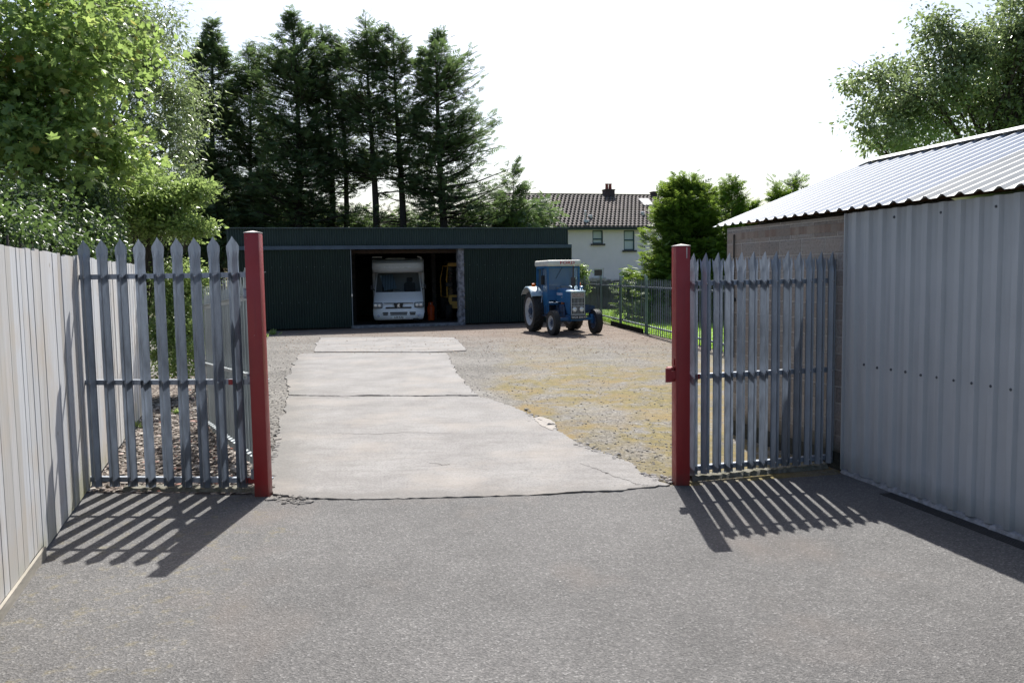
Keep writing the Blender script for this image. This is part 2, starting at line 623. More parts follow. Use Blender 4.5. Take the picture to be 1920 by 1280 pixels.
# concrete slabs of the path
slab1 = [(512, 926), (560, 934), (700, 936), (850, 932), (1000, 928), (1150, 920), (1256, 909), (1232, 900), (1204, 890), (1184, 868), (1150, 855), (1118, 845), (1082, 830), (1062, 818),
         (1044, 806), (1036, 796), (1010, 790), (1003, 784), (985, 773), (960, 762), (925, 750), (898, 743), (740, 743), (600, 743), (541, 742), (532, 768), (524, 800), (518, 835), (505, 870), (500, 905)]
slab2 = [(541, 740.5), (600, 741.6), (740, 741.6), (897, 741), (880, 725), (865, 708), (850, 690), (846, 676), (836, 662), (740, 661), (640, 662), (563, 663), (546, 688), (538, 712)]
slab3 = [(590, 659.5), (700, 659.5), (800, 660), (874, 657), (866, 645), (852, 633), (800, 631.5), (700, 632), (600, 633), (592, 645)]
for i, sl in enumerate((slab1, slab2, slab3)):
    pts = [gp(x, y) for x, y in sl]
    o = sheet('path', ragged([(p.x, p.y) for p in ragged([(p.x, p.y) for p in pts], .030, .35, rg)], .012, .05, rg), .006, CONC, h=.03)
pts = [gp(x, y) for x, y in ((1002, 784), (1014, 782), (1026, 786), (1038, 792), (1043, 802), (1038, 808), (1024, 803), (1010, 796))]
sheet('path', ragged([(p.x, p.y) for p in pts], .012, .05, rg), .011, simple('pale_mortar', (.31, .28, .25), (.24, .22, .20), .9, scale=14, bump=.01), h=.03)
# chips of broken concrete on its ragged edge
pc = simple('pale_concrete', (.50, .47, .44), (.38, .35, .32), .9, scale=14, bump=.01)
mb = MB()
for i in range(0):
    t = rg.random()
    x, y = [((1262 - 60 * t), (900 - 12 * t)), ((985 + 60 * t), (772 + 34 * t)), ((1075 + 90 * t), (828 + 30 * t)), (525 + 50 * t, 936 + rg.uniform(0, 9)), (1010 + 30 * t, 792 + 12 * t)][i % 5]
    p = gp(x + rg.uniform(-6, 6), y + rg.uniform(-3, 3))
    s = rg.uniform(.006, .030)
    n = rg.randint(5, 7)
    poly = [(p.x + s * rg.uniform(.6, 1.4) * math.cos(k * 6.283 / n), p.y + s * 1.1 * rg.uniform(.6, 1.4) * math.sin(k * 6.283 / n)) for k in range(n)]
    mb.prism(poly, -.01, .012 + s * .25, 'XY')

LAWN = NT('lawn')
_c = LAWN.ramp(LAWN.noise(LAWN.co(), 1.2, 6), [(.3, (.13, .24, .03)), (.7, (.22, .36, .05))])
LAWN.set(_c, .8, 0, .2)
LAWN = LAWN.m
sheet('lawn', [(5.6, 14), (5.0, 20), (4.15, 26.5), (3.75, 36), (3.6, 44), (22, 50), (22, 14)], .01, LAWN)
# bed of bark and stones behind the left palisade
BED = NT('bed')
v_ = BED.co()
cc = BED.sep(BED.vor(v_, 26, 'Color'))[0]
c_ = BED.ramp(cc, [(0, (.03, .022, .018)), (.5, (.13, .105, .09)), (.85, (.26, .22, .19)), (1, (.42, .38, .33))])
BED.set(c_, .95, 0, .15)
BED.bump(BED.vor(v_, 26), .03)
BED = BED.m
bedpts = [gp(150, 927), gp(470, 925), gp(480, 905), gp(450, 830), gp(420, 780), gp(400, 740), gp(395, 700)]
bedpts = [(p.x, p.y) for p in bedpts] + [(-9, 16.4), (-9, 13.2), (-5.4, 12.4)]
sheet('bed', bedpts, -.004, BED)


def stones(name, label, n, samp, smin, smax, mt, rng):
    V, F = [], []
    ico = bmesh.new()
    bmesh.ops.create_icosphere(ico, subdivisions=1, radius=1)
    iv = np.array([v.co[:] for v in ico.verts])
    fi = np.array([[v.index for v in f.verts] for f in ico.faces])
    ico.free()
    nr = np.random.default_rng(rng)
    allv, allf = [], []
    for i in range(n):
        x, y, z = samp(nr)
        s = smin + (smax - smin) * nr.random() ** 2.5
        q = iv * nr.uniform(.6, 1.3, (len(iv), 1)) * (s * nr.uniform(.7, 1.4), s * nr.uniform(.7, 1.4), s * nr.uniform(.3, .6))
        a = nr.uniform(0, 6.28)
        q = np.stack([q[:, 0] * math.cos(a) - q[:, 1] * math.sin(a), q[:, 0] * math.sin(a) + q[:, 1] * math.cos(a), q[:, 2]], 1)
        allv.append(q + (x, y, z + s * .15))
        allf.append(fi + i * len(iv))
    me = bpy.data.meshes.new(name)
    me.from_pydata(np.concatenate(allv).tolist(), [], np.concatenate(allf).tolist())
    return tag(link(name, me, None, mt), label, 'gravel', kind='stuff')


def m_stone():
    t = NT('stone')
    t.set(t.ramp(t.island(), [(0, (.05, .04, .035)), (.4, (.16, .14, .12)), (.75, (.30, .26, .23)), (.93, (.45, .42, .38)), (1, (.30, .12, .09))]), .9, 0, .2)
    return t.m


STONE = m_stone()


def bed_s(r):
    while True:
        y = r.uniform(7.35, 15.5)
        x = r.uniform(-5.6, -2.2)
        if x > -5.25 * 0 - 1.445 - .327 * y and x < -2.15 - .42 * (y - 7.25): return x, y, 0.0


stones('gravel', 'loose stones and bark lying in the bed behind the left palisade', 5200, bed_s, .008, .04, STONE, 5)


def edge_s(r):
    t = r.random()
    x, y = [((1262 - 60 * t), (902 - 12 * t)), ((985 + 60 * t), (772 + 34 * t)), ((1075 + 90 * t), (830 + 30 * t)), (515 + 60 * t, 934 + r.uniform(0, 9)), (525 - 25 * t, 800 + 110 * t)][r.integers(5)]
    p = gp(x + r.normal() * 5, y + r.normal() * 3)
    return p.x, p.y, .0


stones('rubble', 'crumbs of broken concrete along the ragged edge of the path', 420, edge_s, .006, .038, CONC, 8)


def yard_s(r):
    while True:
        px, py = r.uniform(850, 1262), r.uniform(650, 905)
        p = gp(px, py)
        edge_x = np.interp(py, [650, 690, 740, 770, 805, 830, 855, 890, 908], [850, 856, 900, 985, 1045, 1085, 1155, 1210, 1262])
        if px > edge_x: return p.x, p.y, -.01
        if px > edge_x - 14 and r.random() < .25: return p.x, p.y, .006


stones('gravel', 'small loose stones strewn over the mossy yard right of the path', 1500, yard_s, .004, .018, YSTONE, 6)


def yard_l(r):
    while True:
        px, py = r.uniform(490, 545), r.uniform(650, 925)
        p = gp(px, py)
        if px < np.interp(py, [650, 740, 800, 925], [560, 536, 522, 498]): return p.x, p.y, -.01


stones('gravel', 'dark loose stones on the narrow strip between left gate post and path', 900, yard_l, .004, .018, YSTONE, 7)

# ---------------------------------------------------------------- palisade
def pale_mesh(w, H, kind, dep=1.0):
    xs = [-.5, -.34, -.17, 0, .17, .34, .5]
    ys = [q * dep for q in (.002, .013, -.004, -.020, -.004, .013, .002)]
    if kind == 'arrow':
        top = [H - .085, H - .055, H - .028, H, H - .028, H - .055, H - .085]
    else:
        top = [H - .050, H - .085, H - .035, H, H - .035, H - .085, H - .050]
    zs = [0, H - .30, H - .19, H - .12, None]
    sc = [1, 1, 1.0, 1.16, 1.14]
    bend = [0, 0, .0, .012, .030]
    bm = bmesh.new()
    g = []
    for z, s, b in zip(zs, sc, bend):
        row = []
        for k in range(7):
            zz = top[k] if z is None else z
            e = abs(xs[k]) * 2
            yy = ys[k] * (1 if z is not None and z < H - .15 else .25) + (b * e * .5 if kind != 'arrow' else 0)
            row.append(bm.verts.new((xs[k] * w * (s if abs(xs[k]) > .3 else 1), yy, zz)))
        g.append(row)
    for a, b in zip(g[:-1], g[1:]):
        for k in range(6): bm.faces.new((a[k], a[k + 1], b[k + 1], b[k]))
    bmesh.ops.solidify(bm, geom=bm.faces[:], thickness=.003)
    bmesh.ops.recalc_face_normals(bm, faces=bm.faces)
    me = bpy.data.meshes.new('pale')
    bm.to_mesh(me)
    bm.free()
    return me


def bolt_mesh(y=-.024):
    mb = MB()
    mb.lathe([(y - .006, .004), (y - .005, .0085), (y + .004, .0105), (y + .008, .0105)], 8, 'Y')
    me = mb.mesh('bolt')
    me.polygons.foreach_set('use_smooth', [True] * len(me.polygons))
    return me


def palisade(name, label, cat, p0, p1, npale, w, H, rails, z0=.03, kind='arrow', mt=None, bolts=True, rail_ext=(.1, .05), dz=0.0, group=None, rng=None, flip=False, off=(0.0, 0.0), dep=1.0):
    mt = mt or GALV
    rng = rng or random.Random(3)
    d = Vector((p1[0] - p0[0], p1[1] - p0[1]))
    L = d.length
    root = empty(name, (p0[0], p0[1], 0), math.atan2(d.y, d.x), label, cat, group)
    pm = pale_mesh(w, H, kind, dep)
    pm.materials.append(mt)
    bme = bolt_mesh()
    bme.materials.append(BOLT)
    sl = -dz / L
    for i in range(npale):
        x = off[0] + (L - off[0] - off[1]) * i / max(1, npale - 1)
        o = link('pale', pm, root)
        o.location = (x, 0, z0 + sl * x + rng.gauss(0, .004))
        o.rotation_euler = (0, rng.gauss(0, .0012), R(180) * flip + rng.gauss(0, .02))
        if bolts:
            for rz in rails:
                b = link('bolt', bme, o)
                b.location = (0, 0, rz + .022 - z0)
    for rz in rails:
        mb = MB()
        # angle iron: upright flange behind the pales and a flat flange on top going back
        s = -1 if flip else 1
        ya, yb, yc = .012 * s, .018 * s, .062 * s
        mb.box(-rail_ext[0], L + rail_ext[1], min(ya, yb), max(ya, yb), rz, rz + .045)
        mb.box(-rail_ext[0], L + rail_ext[1], min(yb + .0005 * s, yc), max(yb + .0005 * s, yc), rz + .039, rz + .0448)
        for i in range(len(mb.v)):
            x, y, z = mb.v[i]
            mb.v[i] = (x, y, z + sl * x)
        mb.build('rail', mt, root)
    return root


LP0, LP1 = gp(176, 922), gp(470, 926)
rl = random.Random(11)
lf = palisade('palisade_fence', 'galvanised steel palisade bay between silver wooden fence and left red post, arrow tips', 'fence', (LP0.x, 7.42), (-2.27, 7.28), 10, .100, 2.24, [.075, .965, 1.915], z0=.035,
              rail_ext=(.16, .10), rng=rl)
rf_p1 = (3.075, 7.83)
rf = palisade('palisade_fence', 'galvanised steel palisade bay between right red post and grey clad building, three-pointed tips', 'fence', (1.645, 7.47), (3.045, 7.85), 13, .092, 2.03, [.075, .925, 1.775], z0=.045,
              kind='triple', rail_ext=(.10, .08), rng=random.Random(12))
# red painted rail ends
for par, x0, x1, zs, s in ((lf, 1.36, 1.50, [.075], 1), (lf, 1.28, 1.335, [.965], 1), (rf, -.12, -.045, [1.775], 1), (rf, -.12, .07, [.925], 1), (rf, -.12, -.03, [.075], 1)):
    for z in zs:
        MB().box(x0, x1, .0105, .0117, z - .002, z + .0475).build('rail_paint', RED, par)

# gate posts
def gate_post(x, y, H, label, rz=0.0, w=.125):
    r = empty('gate_post', (x, y, 0), rz, label, 'gate post', 'red gate posts')
    MB().rbox(-w / 2, w / 2, -w / 2, w / 2, -.05, H, .008, 2).build('post', RED, r, smooth=True)
    mb = MB()
    mb.box(-w / 2 - .002, w / 2 + .002, -w / 2 - .002, w / 2 + .002, H + .0005, H + .006)
    mb.add([(-w / 2, -w / 2, H + .007), (w / 2, -w / 2, H + .007), (w / 2, w / 2, H + .007), (-w / 2, w / 2, H + .007), (0, 0, H + .022)], [(0, 1, 4), (1, 2, 4), (2, 3, 4), (3, 0, 4)])
    mb.build('cap', CAPW, r)
    return r


pl = gp(490.5, 931)
lp = gate_post(pl.x, pl.y + .0625, 2.29, 'red square steel post at the left of the gateway, the taller one')
pr = gp(1279, 909)
rp = gate_post(pr.x, pr.y + .0625, 2.125, 'red square steel post at the right of the gateway with a latch box', R(7), w=.13)
mb = MB()
mb.rbox(-.125, -.067, -.035, .03, .93, 1.06, .003, 1)
lk = mb.build('latch', RED, rp)
mb = MB().box(-.155, -.105, -.064, -.040, .93, 1.055)
mb.box(-.105, -.066, -.0625, -.055, .96, 1.03)
mb.build('keeper_plate', RED, rp)
MB().box(-.075, -.0665, -.03, .03, 1.075, 1.13).build('bracket', RED, rp)
MB().rbox(.028, .036, -.0665, -.0652, 2.02, 2.115, .0005, 1).build('paint_run', CAPW, rp)
mb = MB()
for z in (.15, 1.0, 1.75):
    mb = MB().box(-.105, -.064, .02, .05, z, z + .05)
    mb.tube([(-.11, .06, z - .02), (-.11, .06, z + .07)], .016, 8)
    mb.build('hinge', GALV, lp)

# open gate leaf swung into the yard
ga = Vector((-2.30, 7.40))
gb = ga + Vector((-.455, .89)).normalized() * 3.55
leaf = palisade('palisade_gate', 'galvanised palisade gate leaf standing open behind the left palisade bay', 'gate', ga, gb, 22, .085, 1.86, [.24, 1.00, 1.72], z0=.16, dz=.20, rail_ext=(.06, .06),
                mt=GALV_PALE, rng=random.Random(5), bolts=False, flip=False)
for x in (-.03, 3.55):
    MB().box(x, x + .05, .02, .07, .12 - .05 * (x > 1) * 3, 2.0 - .05 * (x > 1) * 3).build('stile', GALV_PALE, leaf)
MB().tube([(3.42, .09, .55), (3.42, .09, 1.15)], .009, 6).build('drop_bolt', BLACK, leaf)

# palisade along the right side of the yard
fb = Vector((3.12, 37.5))
fa = Vector((4.85, 18.2))
dfar = (fa - fb).length
far = palisade('palisade_fence', 'long galvanised palisade fence beyond the tractor, between yard and lawn', 'fence', fb, fa, 97, .10, 1.70, [.22, 1.42], z0=.02, kind='arrow', mt=m_galv('galvanised_far', (.21, .245, .275), .7, .6),
               bolts=False, rail_ext=(.05, .05), rng=random.Random(8), dep=.45)
for k in range(6):
    x = dfar - .55 - 3.6 * k
    MB().box(x - .055, x + .055, .03, .10, -.05, 1.80).build('post', m_galv('g%d' % k, (.22, .27, .29)), far)
# dark kerb board under part of the far palisade
MB().box(6.8, 11.6, -.05, -.01, -.03, .14).build('kickboard', simple('tarred_board', (.012, .012, .012), rough=.95, spec=.1), far)
# low kerb of rough mortar below both near bays
for (a, b, nm, lb) in ((( -3.55, 7.43), (-2.25, 7.31), 'kerb', 'rough mossy mortar strip under the left palisade bay'), ((1.62, 7.50), (3.02, 7.90), 'kerb', 'rough mortar strip under the right palisade bay')):
    mb = MB()
    n = 40
    rr = random.Random(n + int(a[0] * 10))
    dx, dy = (b[0] - a[0]), (b[1] - a[1])
    L = math.hypot(dx, dy)
    nx, ny = -dy / L, dx / L
    rows = []
    for i in range(n + 1):
        t = i / n
        cx, cy = a[0] + dx * t, a[1] + dy * t
        h = .035 + rr.uniform(-.012, .012)
        for (o_, z) in ((-.055 + rr.gauss(0, .008), -.01), (-.035 + rr.gauss(0, .006), h * .8), (.02, h), (.09 + rr.gauss(0, .01), h * .6), (.12, -.02)):
            mb.v.append((cx + nx * o_, cy + ny * o_, z))
    for i in range(n):
        for k in range(4):
            q = i * 5 + k
            mb.f.append((q, q + 5, q + 6, q + 1))
    o = mb.build(nm, simple('mortar_' + nm + str(a[0]), (.20, .19, .16), (.10, .095, .06), .95, scale=18, bump=.01))
    tag(o, lb, 'kerb')

# ---------------------------------------------------------------- silver wooden fence
FD = Vector((-.327, 1)).normalized()
F0 = Vector((-3.06 + .327 * 6.94, 4.94 - 6.94))   # behind the camera
FL = (12.15 + 2.0) / FD.y
wf = empty('wooden_fence', (F0.x, F0.y, 0), math.atan2(FD.y, FD.x), 'silver weathered close-board wooden fence on the left, running away from the tarmac', 'fence')
mb = MB()
rr = random.Random(21)
x = 0
while x < FL - .02:
    w = min(rr.choice([.10, .12, .125, .15, .155, .2]), FL - x)
    y = rr.uniform(-.003, .003)
    h = 2.125 + rr.gauss(0, .006)
    th = .018
    sk = rr.gauss(0, .004)
    zb = .075 if x < 7.9 else .03
    vs = [(x + .002, y, zb), (x + w - .003, y + .001, zb), (x + w - .003, y + .019, zb), (x + .002, y + .018, zb)]
    vt = [(a + sk, b + rr.gauss(0, .0007), h + rr.gauss(0, .002)) for a, b, c in vs]
    mb.add(vs + vt, [(3, 2, 1, 0), (4, 5, 6, 7), (0, 1, 5, 4), (1, 2, 6, 5), (2, 3, 7, 6), (3, 0, 4, 7)])
    x += w
mb.build('boards', WOOD, wf)
MB().box(0, FL, -.012, -.034, 0, 0) if 0 else None
mb = MB()
for z in (.35, 1.1, 1.85): mb.box(0, FL, .032, .075, z, z + .09)
mb.build('rails', WOOD, wf)
mb = MB()
for k in range(6): mb.box(k * 2.8 + .05, k * 2.8 + .15, .078, .18, -.3, 2.05)
mb.build('posts', WOOD, wf)
MB().box(0, 8.0, -.022, -.002, -.02, .073).build('gravel_board', simple('gravel_board', (.34, .31, .26), (.24, .22, .18), .9, scale=7, bump=.004, stretch=(.3, 1, 1)), wf)

# ---------------------------------------------------------------- grey clad building
BO = Vector((3.100, 7.65, 0))
bld = empty('clad_building', BO, math.atan2(-.975, .2223), 'low building with grey profiled cladding, block wall and a silver pitched sheet roof', 'building')
BLD_M = Matrix.Translation(BO) @ Matrix.Rotation(math.atan2(-.975, .2223), 4, 'Z')


def clad_profile(x, p=.18, d=.032):
    t = (x / p) % 1
    # broad pan, rounded crown toward the yard
    if t < .50: return d * .05 * math.sin(t / .5 * math.pi)
    if t < .60: return -d * (1 - math.cos((t - .5) / .10 * math.pi)) / 2
    if t < .90: return -d
    return -d * (1 + math.cos((t - .90) / .10 * math.pi)) / 2


CLAD = NT('cladding')
v_ = CLAD.co()
c_ = CLAD.ramp(CLAD.noise(v_, 1.4, 5), [(.3, (.40, .405, .405)), (.7, (.46, .465, .465))])
c_ = CLAD.mix(CLAD.ramp(CLAD.noise(CLAD.co((9, 9, .6)), 1.2, 5), [(.5, 0.0), (.75, .35)]), c_, (.19, .21, .215))
z_ = CLAD.sep(v_)[2]
c_ = CLAD.mix(CLAD.ramp(CLAD.math('ADD', z_, CLAD.math('MULTIPLY', CLAD.noise(v_, 5, 5), .25)), [(.13, .6), (.35, 0.0)]), c_, (.16, .165, .15))
c_ = CLAD.mix(CLAD.ramp(CLAD.vor(v_, 2.3), [(.016, 1.0), (.026, 0.0)]), c_, (.03, .03, .035))
CLAD.set(c_, .5, 0, .4)
CLAD = CLAD.m
W0 = 0.0
for k in range(7):
    a, b = k * 1.22, (k + 1) * 1.22 + .03
    mb = MB()
    xs = np.arange(a, b, .0075)
    off = -.0035 * (k % 2)
    for xx in xs:
        yy = clad_profile(xx) + off
        for z in (.035, 2.41): mb.v.append((xx, yy, z))
        for z in (2.41, .035): mb.v.append((xx, yy + .0025, z))
    for i in range(len(xs) - 1):
        for j in range(4):
            q = i * 4
            mb.f.append((q + j, q + 4 + j, q + 4 + (j + 1) % 4, q + (j + 1) % 4))
    for q in (0, (len(xs) - 1) * 4): mb.f.append((q, q + 1, q + 2, q + 3))
    mb.build('cladding_sheet', CLAD, bld, smooth=True)
mb = MB()
rr = random.Random(2)
SCR = MB().lathe([(-.014, .004), (-.012, .010), (-.002, .013), (.004, .013)], 8, 'Y').mesh('screw')
SCR.materials.append(simple('screw_cap', (.07, .075, .08), rough=.6))
for k in range(1, 48):
    xx = (k + .76) * .18
    for z in ((1.045, 2.33) if k % 3 == 0 else (1.045,)):
        link('screw', SCR, bld, None, loc=(xx, -.028, z + rr.gauss(0, .003)))
# edge flashing at the near corner and mortar fillet at the foot
MB().box(-.012, .0, -.03, .11, .03, 2.41).build('corner_flashing', CLAD, bld)
mb = MB()
n = 150
for i in range(n + 1):
    x_ = i * 8.5 / n
    a = -.035 - abs(rr.gauss(0, .012))
    mb.v += [(x_, a, .0), (x_, a + .012, .018 + rr.uniform(0, .014)), (x_, .03, .045 + rr.uniform(0, .02))]
for i in range(n):
    for j in range(2):
        q = i * 3 + j
        mb.f.append((q, q + 3, q + 4, q + 1))
mb.build('mortar_fillet', simple('fillet', (.33, .33, .34), (.18, .18, .18), .95, scale=18, bump=.01), bld)
# block wall: runs from the clad corner to the far end, then round the back
bw = empty('tmp', (0, 0, 0))
bpy.data.objects.remove(bw)
A = BLD_M @ Vector((-.012, .04, 0))
B = BLD_M @ Vector((-2.16, -.085, 0))
mb = MB().box(-2.16, 0, 0, .10, -.05, 2.40)
wang = math.atan2(.125, 2.148)
wl_ = mb.build('block_wall', BLOCK, bld)
wl_.location = (-.014, .045, 0)
wl_.rotation_euler = (0, 0, wang)
mb = MB().box(-2.12, -2.02, .04, 3.9, -.05, 2.36)
mb.add([(-2.12, .04, 2.36), (-2.12, 3.9, 2.36), (-2.12, 1.97, 3.06), (-2.02, .04, 2.36), (-2.02, 3.9, 2.36), (-2.02, 1.97, 3.06)], [(0, 1, 2), (5, 4, 3), (0, 2, 5, 3), (2, 1, 4, 5)])
mb.box(-2.12, 8.4, 3.9, 4.0, -.05, 2.36)
mb.build('rear_wall', BLOCK, bld)
MB().box(-2.15, -.03, -.005, -.0015, -.02, .16).build('damp_strip', simple('bitumen', (.02, .02, .018), (.05, .05, .035), .9, scale=9, bump=.01), wl_)
mb = MB().box(-2.14, -.02, -.004, -.001, 2.26, 2.335)
bkm = NT('red_bricks')
v_ = bkm.co()
x_ = bkm.sep(v_)[0]
bkm.set(bkm.ramp(bkm.noise(bkm.co((4.5, 1, .3)), 1, 2), [(.4, (.25, .21, .18)), (.48, (.22, .16, .13)), (.6, (.30, .25, .21))]), .95, 0, .2)
bkm.bump(bkm.noise(v_, 30, 5), .01)
mb.build('brick_course', bkm.m, wl_)
MB().tube([(-1.98, -.018, .9), (-1.98, -.018, 2.32)], .009, 8).build('conduit', BLACK, wl_)
MB().box(-2.0, -1.96, -.03, -.0, 1.55, 1.59).build('clip', BLACK, wl_)

# roof sheets
def roof_prof(x, p=.183):
    t = (x / p) % 1
    if t < .46: return 0.0
    if t < .67: return .026 * (t - .46) / .21
    if t < .79: return .026
    return .026 * (1 - (t - .79) / .21)


def m_roof(name, a, b, rough, metal):
    t = NT(name)
    v = t.co()
    n = t.noise(t.co((.7, 5, 5)), 1.1, 5)
    c = t.ramp(n, [(.3, a), (.7, b)])
    c = t.mix(t.ramp(t.vor(v, 2.1), [(.015, 1.0), (.03, 0.0)]), c, (.12, .13, .14))
    t.set(c, rough, metal)
    return t.m


ROOFB = m_roof('roof_bright', (.31, .345, .405), (.37, .405, .465), .5, .0)
ROOFD = m_roof('roof_dull', (.34, .345, .335), (.44, .445, .43), .5, .0)
EZ, RZ, EV, RV = 2.435, 3.21, -.10, 1.95
ux = -2.50
for k in range(10):
    ua, ub = ux + k * 1.098, ux + (k + 1) * 1.098 + .04
    mb = MB()
    xs = sorted(set([ua, ub] + [ua + i * .183 * q for i in range(0)] + [i * .183 + f * .183 + ux for i in range(int((ua - ux) / .183) - 1, int((ub - ux) / .183) + 2) for f in (0, .46, .67, .79) if ua < i * .183 + f * .183 + ux < ub]))
    for (v0, z0, v1, z1) in ((EV, EZ, RV, RZ),):
        for xx in xs:
            h = roof_prof(xx - ux) + .002 * (k % 2)
            mb.v += [(xx, v0, z0 + h), (xx, v1, z1 + h), (xx, v1, z1 + h - .002), (xx, v0, z0 + h - .002)]
    for i in range(len(xs) - 1):
        q = i * 4
        for j in range(4): mb.f.append((q + j, q + 4 + j, q + 4 + (j + 1) % 4, q + (j + 1) % 4))
    for q in (0, (len(xs) - 1) * 4): mb.f.append((q, q + 1, q + 2, q + 3))
    mb.build('roof_sheet', ROOFB if k in (0, 1, 2) else ROOFD, bld)
mb = MB()
mb.add([(-2.42, RV, RZ), (8.5, RV, RZ), (8.5, 4.05, 2.45), (-2.42, 4.05, 2.45), (-2.42, RV, RZ - .02), (8.5, RV, RZ - .02), (8.5, 4.05, 2.43), (-2.42, 4.05, 2.43)],
       [(0, 1, 2, 3), (7, 6, 5, 4), (0, 4, 5, 1), (1, 5, 6, 2), (2, 6, 7, 3), (3, 7, 4, 0)])
mb.build('rear_roof', ROOFD, bld)
mb = MB()
s_ = (RZ - EZ) / (RV - EV)
for sgn in (-1, 1):
    mb.add([(-2.45, RV, RZ + .055), (8.5, RV, RZ + .055), (8.5, RV + sgn * .16, RZ + .055 - s_ * .16), (-2.45, RV + sgn * .16, RZ + .055 - s_ * .16),
            (-2.45, RV, RZ + .052), (8.5, RV, RZ + .052), (8.5, RV + sgn * .16, RZ + .052 - s_ * .16), (-2.45, RV + sgn * .16, RZ + .052 - s_ * .16)],
           [(0, 1, 2, 3), (7, 6, 5, 4), (2, 6, 7, 3), (0, 3, 7, 4), (1, 5, 6, 2)])
mb.build('ridge_cap', simple('ridge_white', (.52, .52, .52), (.44, .44, .44), .5, scale=3), bld)
mb = MB()
for v0, z0 in ((.22, 2.46), (1.0, 2.76), (1.85, 3.08)):
    mb.box(-2.3, 8.4, v0 + .01, v0 + .06, z0, z0 + .055)
mb.build('purlins', simple('purlin_wood', (.20, .11, .05), (.13, .07, .035), .8, scale=8, stretch=(.3, 3, 3)), bld)
# channel drain beside the cladding
dr = empty('channel_drain', BLD_M @ Vector((0, 0, 0)), math.atan2(-.975, .2223), 'black slotted channel drain set in the tarmac at the foot of the grey cladding', 'drain')
mb = MB()
for i in range(5): mb.box(.75, 8.4, -.17 + i * .024, -.17 + i * .024 + .012, .0005, .006)
for i in range(52): mb.box(.75 + i * .15, .762 + i * .15, -.158, -.062, .0008, .0055)
mb.build('grate', simple('cast_black', (.03, .03, .032), rough=.6), dr)
MB().box(.74, 8.41, -.175, -.055, -.03, .0003 + .002).build('channel', BLACK, dr)

# ---------------------------------------------------------------- green shed
SHO = gp(490, 620.5)
SHE = gp(868, 608.5)
SD = Vector((SHE.x - SHO.x, SHE.y - SHO.y)).normalized()
SANG = math.atan2(SD.y, SD.x)


def su(px, y0=0.0):
    """distance along the shed front at image column px (taken at the horizon)"""
    o = Vector((SHO.x - SD.y * y0, SHO.y + SD.x * y0))
    d = ray(px, 530)
    k = d.x / d.y
    return (k * o.y - o.x) / (SD.x - k * SD.y)


shed = empty('corrugated_shed', (SHO.x, SHO.y, 0), SANG, 'long low dark green corrugated shed with an open doorway at the end of the yard', 'shed')
GREEN = simple('shed_green', (.012, .028, .022), (.008, .019, .016), .5, scale=.9, spec=.4)
GREENB = simple('shed_band', (.055, .085, .125), (.04, .065, .10), .5, scale=2)
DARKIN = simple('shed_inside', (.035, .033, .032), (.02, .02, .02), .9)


def corr(x0, x1, z0, z1, y, p=.090, d=.017, step=8):
    mb = MB()
    n = int((x1 - x0) / p * step)
    for i in range(n + 1):
        x = x0 + (x1 - x0) * i / n
        yy = y + d * math.sin(2 * math.pi * x / p)
        for z in (z0, z1): mb.v.append((x, yy, z))
        for z in (z1, z0): mb.v.append((x, yy + .004, z))
    for i in range(n):
        for j in range(4):
            q = i * 4
            mb.f.append((q + j, q + 4 + j, q + 4 + (j + 1) % 4, q + (j + 1) % 4))
    for q in (0, n * 4): mb.f.append((q, q + 1, q + 2, q + 3))
    return mb


uL, uR = su(428), su(1072)
oL, oR = su(659), su(868)
HT = 3.70
corr(uL, su(1066), 3.0, HT, .02).build('parapet', simple('parapet_green', (.020, .042, .042), (.015, .032, .033), .5, scale=1), shed, smooth=True)
MB().box(uL - .02, su(1066) + .02, -.06, .12, HT, HT + .035).build('parapet_cap', simple('cap_dull', (.09, .12, .13), (.05, .07, .075), .6, scale=6), shed)
MB().box(uL, su(1075) - .1, -.14, -.02, 2.93, 3.065).build('door_track', GREENB, shed)
dl = corr(uL + .1, oL, .05, 2.93, -.05).build('sliding_door', GREEN, shed, smooth=True)
tag(dl, 'left dark green corrugated door panel')
dr_ = corr(oR + .06, uR, .05, 2.93, -.05).build('sliding_door', GREEN, shed, smooth=True)
tag(dr_, 'right dark green corrugated door panel')
for dd, a, b in ((dl, uL + .1, oL), (dr_, oR + .06, uR)):
    mb = MB()
    rr = random.Random(7)
    for z in (1.0, 1.75, 2.3):
        x = a + .2
        while x < b - .1:
            if rr.random() < .8: mb.box(x - .008, x + .008, -.066, -.058, z - .008, z + .008)
            x += .305
    mb.build('rivets', simple('rivet', (.30, .36, .36)), dd)
MB().box(oL - .012, oL + .012, -.075, -.02, .05, 2.93).build('edge_strip', simple('edge_galv', (.22, .25, .27)), dl)
MB().box(oL - .02, oL + .02, -.10, -.07, 1.18, 1.28).build('handle', CHROME, dl)
# pillar, sill, posts, shell
mb = MB()
rr = random.Random(3)
n = 26
for i in range(n + 1):
    z = 2.93 * i / n
    a, b = rr.uniform(-.02, .02), rr.uniform(-.03, .02)
    mb.v += [(oR - .19 + a, -.02, z), (oR + .05, -.03 + b, z), (oR + .05, .30, z), (oR - .19 + a, .28, z)]
for i in range(n):
    for j in range(4):
        q = i * 4
        mb.f.append((q + j, q + (j + 1) % 4, q + 4 + (j + 1) % 4, q + 4 + j))
mb.build('pillar', simple('old_pillar', (.27, .26, .28), (.09, .09, .10), .95, scale=7, lo=.38, hi=.6, bump=.03, bscale=18), shed)
MB().box(oL - .05, oR + .05, -.06, .22, -.02, .09).build('sill', simple('sill_conc', (.22, .23, .25), (.10, .10, .11), .9, scale=9), shed)
MB().box(uL + .05, uR - .3, .3, 9.9, -.02, .02).build('floor', simple('shed_floor', (.09, .085, .08), (.05, .05, .05), .95), shed)
